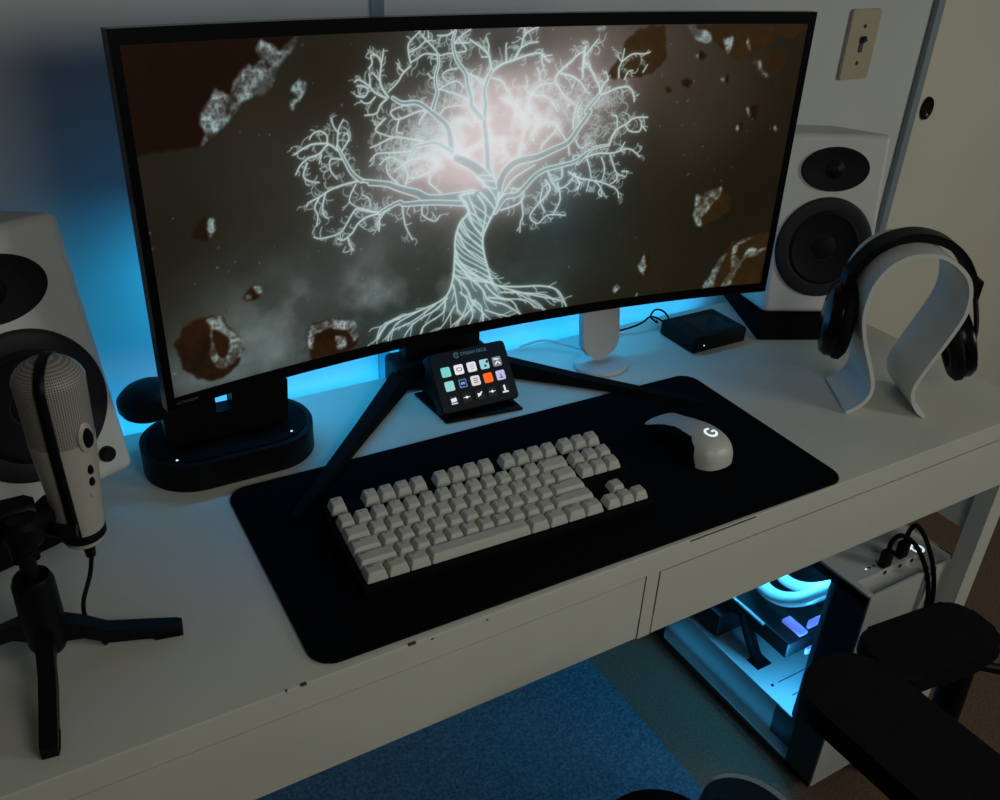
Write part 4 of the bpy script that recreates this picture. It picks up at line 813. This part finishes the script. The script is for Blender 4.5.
# two plugs with cables on the tower
us = empty('usb_cables', 'two black plugged-in cables looping over the front of the white tower', 'cable', (.722,.027,0))
for x, y in ((.080,.043),(.124,.046)):
    b = BM(); box(b, (x,y,PT+.0165), (.019,.013,.031), .002); box(b, (x,y,PT+.0015), (.012,.0055,.003)); finish('plug', b, black_plastic, us)
b = BM()
tube(b, [(.080,.043,PT+.030),(.082,.043,PT+.050),(.094,.038,PT+.060),(.112,.022,PT+.046),(.128,.002,PT+.006),(.138,-.010,PT-.042),(.140,-.014,PT-.092),(.136,-.018,PT-.15),(.13,-.025,.16),(.15,-.035,.006),(.25,-.05,.005)], .0038, 10)
tube(b, [(.124,.046,PT+.030),(.125,.045,PT+.056),(.130,.038,PT+.066),(.137,.020,PT+.045),(.144,.000,PT+.004),(.149,-.012,PT-.045),(.149,-.017,PT-.095),(.146,-.020,PT-.15),(.145,-.03,.16),(.165,-.045,.006),(.27,-.08,.005)], .0038, 10)
finish('cord', b, black_matte, us)

# ------------------------------------------------------------------ chair: seat edge and near arm rest
ch = empty('office_chair', 'black chair with grey edged seat and long padded arm in front', 'chair', (.05,-.385,.0098), (0,0,0))
def cz(z): return TOP+z
b = BM(); prism(b, rrect(.38,.57,.07,10,-.015,.008), .415, .492, .022, 4); finish('seat', b, black_fabric, ch)
b = BM()
M = Tm(.210,.112,.458) @ Rm(.25,'Y'); prism(b, rrect(.115,.30,.055,10), -.03, .028, .02, 5, M); finish('seat_bolster', b, leather_black, ch)
b = BM(); M = Tm(.225,.116,.447) @ Rm(.28,'Y'); prism(b, rrect(.125,.312,.060,10), -.025, .026, .02, 5, M); finish('bolster_trim', b, mat('trim_light_grey', (150,150,152), .6), ch)
b = BM(); prism(b, rrect(.44,.06,.03,8), 0, .55, .012, 3, Tm(0,-.27,.45) @ Rm(.12,'X')); finish('backrest', b, black_fabric, ch)
b = BM(); tube(b, [(0,0,.08),(0,0,.42)], .025, 20, 0); box(b, (0,0,.40), (.2,.2,.03), .005); finish('gas_post', b, metal_dark, ch)
for i in range(5):
    a = PI/2+2*PI*i/5+.3
    b = BM(); tube(b, [(0,0,.09),(.28*math.cos(a),.28*math.sin(a),.065)], [.022,.015], 10, 2); lg = finish('leg', b, black_plastic, ch)
    b = BM(); lathe(b, [(0,-.022),(.022,-.022),(.026,-.018),(.026,.018),(.022,.022),(0,.022)], 20, Tm(.28*math.cos(a),.28*math.sin(a),.0275) @ Rm(PI/2,'X')); finish('caster', b, black_plastic, lg)
# arm pad and its bracket
def armpad(parent, x, y, z, w, l, yaw=0., h=.026, tilt=0.):
    M = Tm(x,y,z) @ Rm(yaw,'Z') @ Rm(tilt,'X')
    b = BM(); prism(b, rrect(w,l,w*.44,12), -h/2, h/2, .006, 4, M); finish('arm_pad', b, leather_black, parent)
armpad(ch, .252, .022, .703, .104, .36, .02)
b = BM(); box(b, (.245,-.03,.56), (.05,.07,.27), .01); box(b, (.15,-.03,.41), (.25,.05,.02), .004); finish('arm_bracket', b, black_plastic, ch)

# second chair's arm rest beside the tower
c2 = empty('swivel_stool', 'small black padded rest on an adjustable stem before the tower', 'stool', (.625,-.128,0), (0,0,-.10))
b = BM(); prism(b, rrect(.190,.094,.030,8,-.008,0), .533, .560, .006, 4); finish('padded_top', b, leather_black, c2)
b = BM(); box(b, (.03,-.010,.520), (.09,.055,.026), .005); finish('bracket', b, black_plastic, c2)
b = BM(); tube(b, [(.050,-.030,.518),(.078,-.042,.512),(.092,-.048,.510)], [.006,.008], 10, 3); finish('lever', b, black_plastic, c2)
b = BM(); tube(b, [(.050,-.012,.515),(.058,-.014,.40),(.058,-.016,.25),(.04,-.016,.06)], [.020,.018], 14); finish('stem', b, black_plastic, c2)
b = BM(); lathe(b, [(0,.0),(.10,.0),(.10,.008),(.03,.03),(.02,.07),(0,.07)], 32, Tm(.04,-.016,0)); finish('foot_plate', b, black_plastic, c2)

# ------------------------------------------------------------------ light
def area(name, loc, target, sx, sy, power, col, spread=180):
    l = bpy.data.lights.new(name, 'AREA'); l.shape = 'RECTANGLE'; l.size = sx; l.size_y = sy; l.energy = power; l.color = col; l.spread = math.radians(spread)
    o = bpy.data.objects.new(name, l); COL.objects.link(o); o.location = loc
    d = Vector(target)-Vector(loc); o.rotation_euler = d.to_track_quat('-Z','Y').to_euler(); return o
def point(name, loc, power, col, r=.02):
    l = bpy.data.lights.new(name, 'POINT'); l.energy = power; l.color = col; l.shadow_soft_size = r
    o = bpy.data.objects.new(name, l); COL.objects.link(o); o.location = loc; return o
area('room_lamp', (2.1,-1.7,1.55), (1.0,.3,.70), .7, .5, 12., (.97,1,.90))
area('room_lamp', (.15,-.85,1.42), (.05,.1,.70), .5, .4, 2.3, (.97,1,.92))
BL = (.015,.47,.92)
area('strip_light', (.14,.517,TOP-.034), (.14,.56,TOP+.05), 1.28, .02, .6, BL)
area('light_bar', (.2,.437,TOP+.215), (.2,.56,TOP+.06), .72, .02, 1.2, BL)
area('strip_light_low', (.2,.515,TOP-.035), (.2,.30,TOP-.6), 1.14, .02, .22, (.04,.55,1.))
X0, Y0 = .722, .027
point('case_light', (X0+.05,Y0+.17,.40), 2.8, (.05,.42,.80), .02)
point('case_light', (X0+.06,Y0+.33,.40), 2.8*.5, (.05,.42,.80), .02)
point('case_light', (X0+.035,Y0+.11,.20), 2.8*.4, (.05,.40,.80), .015)
area('case_light', (X0+.0035,Y0+.255,.031), (X0+.022,Y0+.255,.085), .32, .004, .035, (.03,.42,.85))  # added fill strip, brightens the shroud side in place of glass reflections
w = bpy.data.worlds.new('world'); S.world = w; w.use_nodes = True
w.node_tree.nodes['Background'].inputs[0].default_value = (1,1,.93,1); w.node_tree.nodes['Background'].inputs[1].default_value = .035

# ------------------------------------------------------------------ camera
cam = bpy.data.cameras.new('camera'); co = bpy.data.objects.new('camera', cam); COL.objects.link(co)
cam.sensor_fit = 'HORIZONTAL'; cam.sensor_width = 36; cam.lens = 36*.90706; cam.clip_start = .02
Rr_ = [[.86258034,-.50392572,.0448779],[.21668977,.44815108,.86729819],[.45716595,.73838979,-.49576186]]
M = Matrix.Identity(4)
for i in range(3):
    M[i][0] = Rr_[0][i]; M[i][1] = Rr_[1][i]; M[i][2] = -Rr_[2][i]
M.translation = (-.33096820,-.57195828,.62957456+TOP)
co.matrix_world = M; S.camera = co
S.view_settings.view_transform = 'Standard'; S.view_settings.look = 'None'; S.view_settings.gamma = 1; S.view_settings.exposure = 0
S.view_settings.use_curve_mapping = False
S.cycles.use_denoising = True
S.cycles.max_bounces = 8; S.cycles.transparent_max_bounces = 12
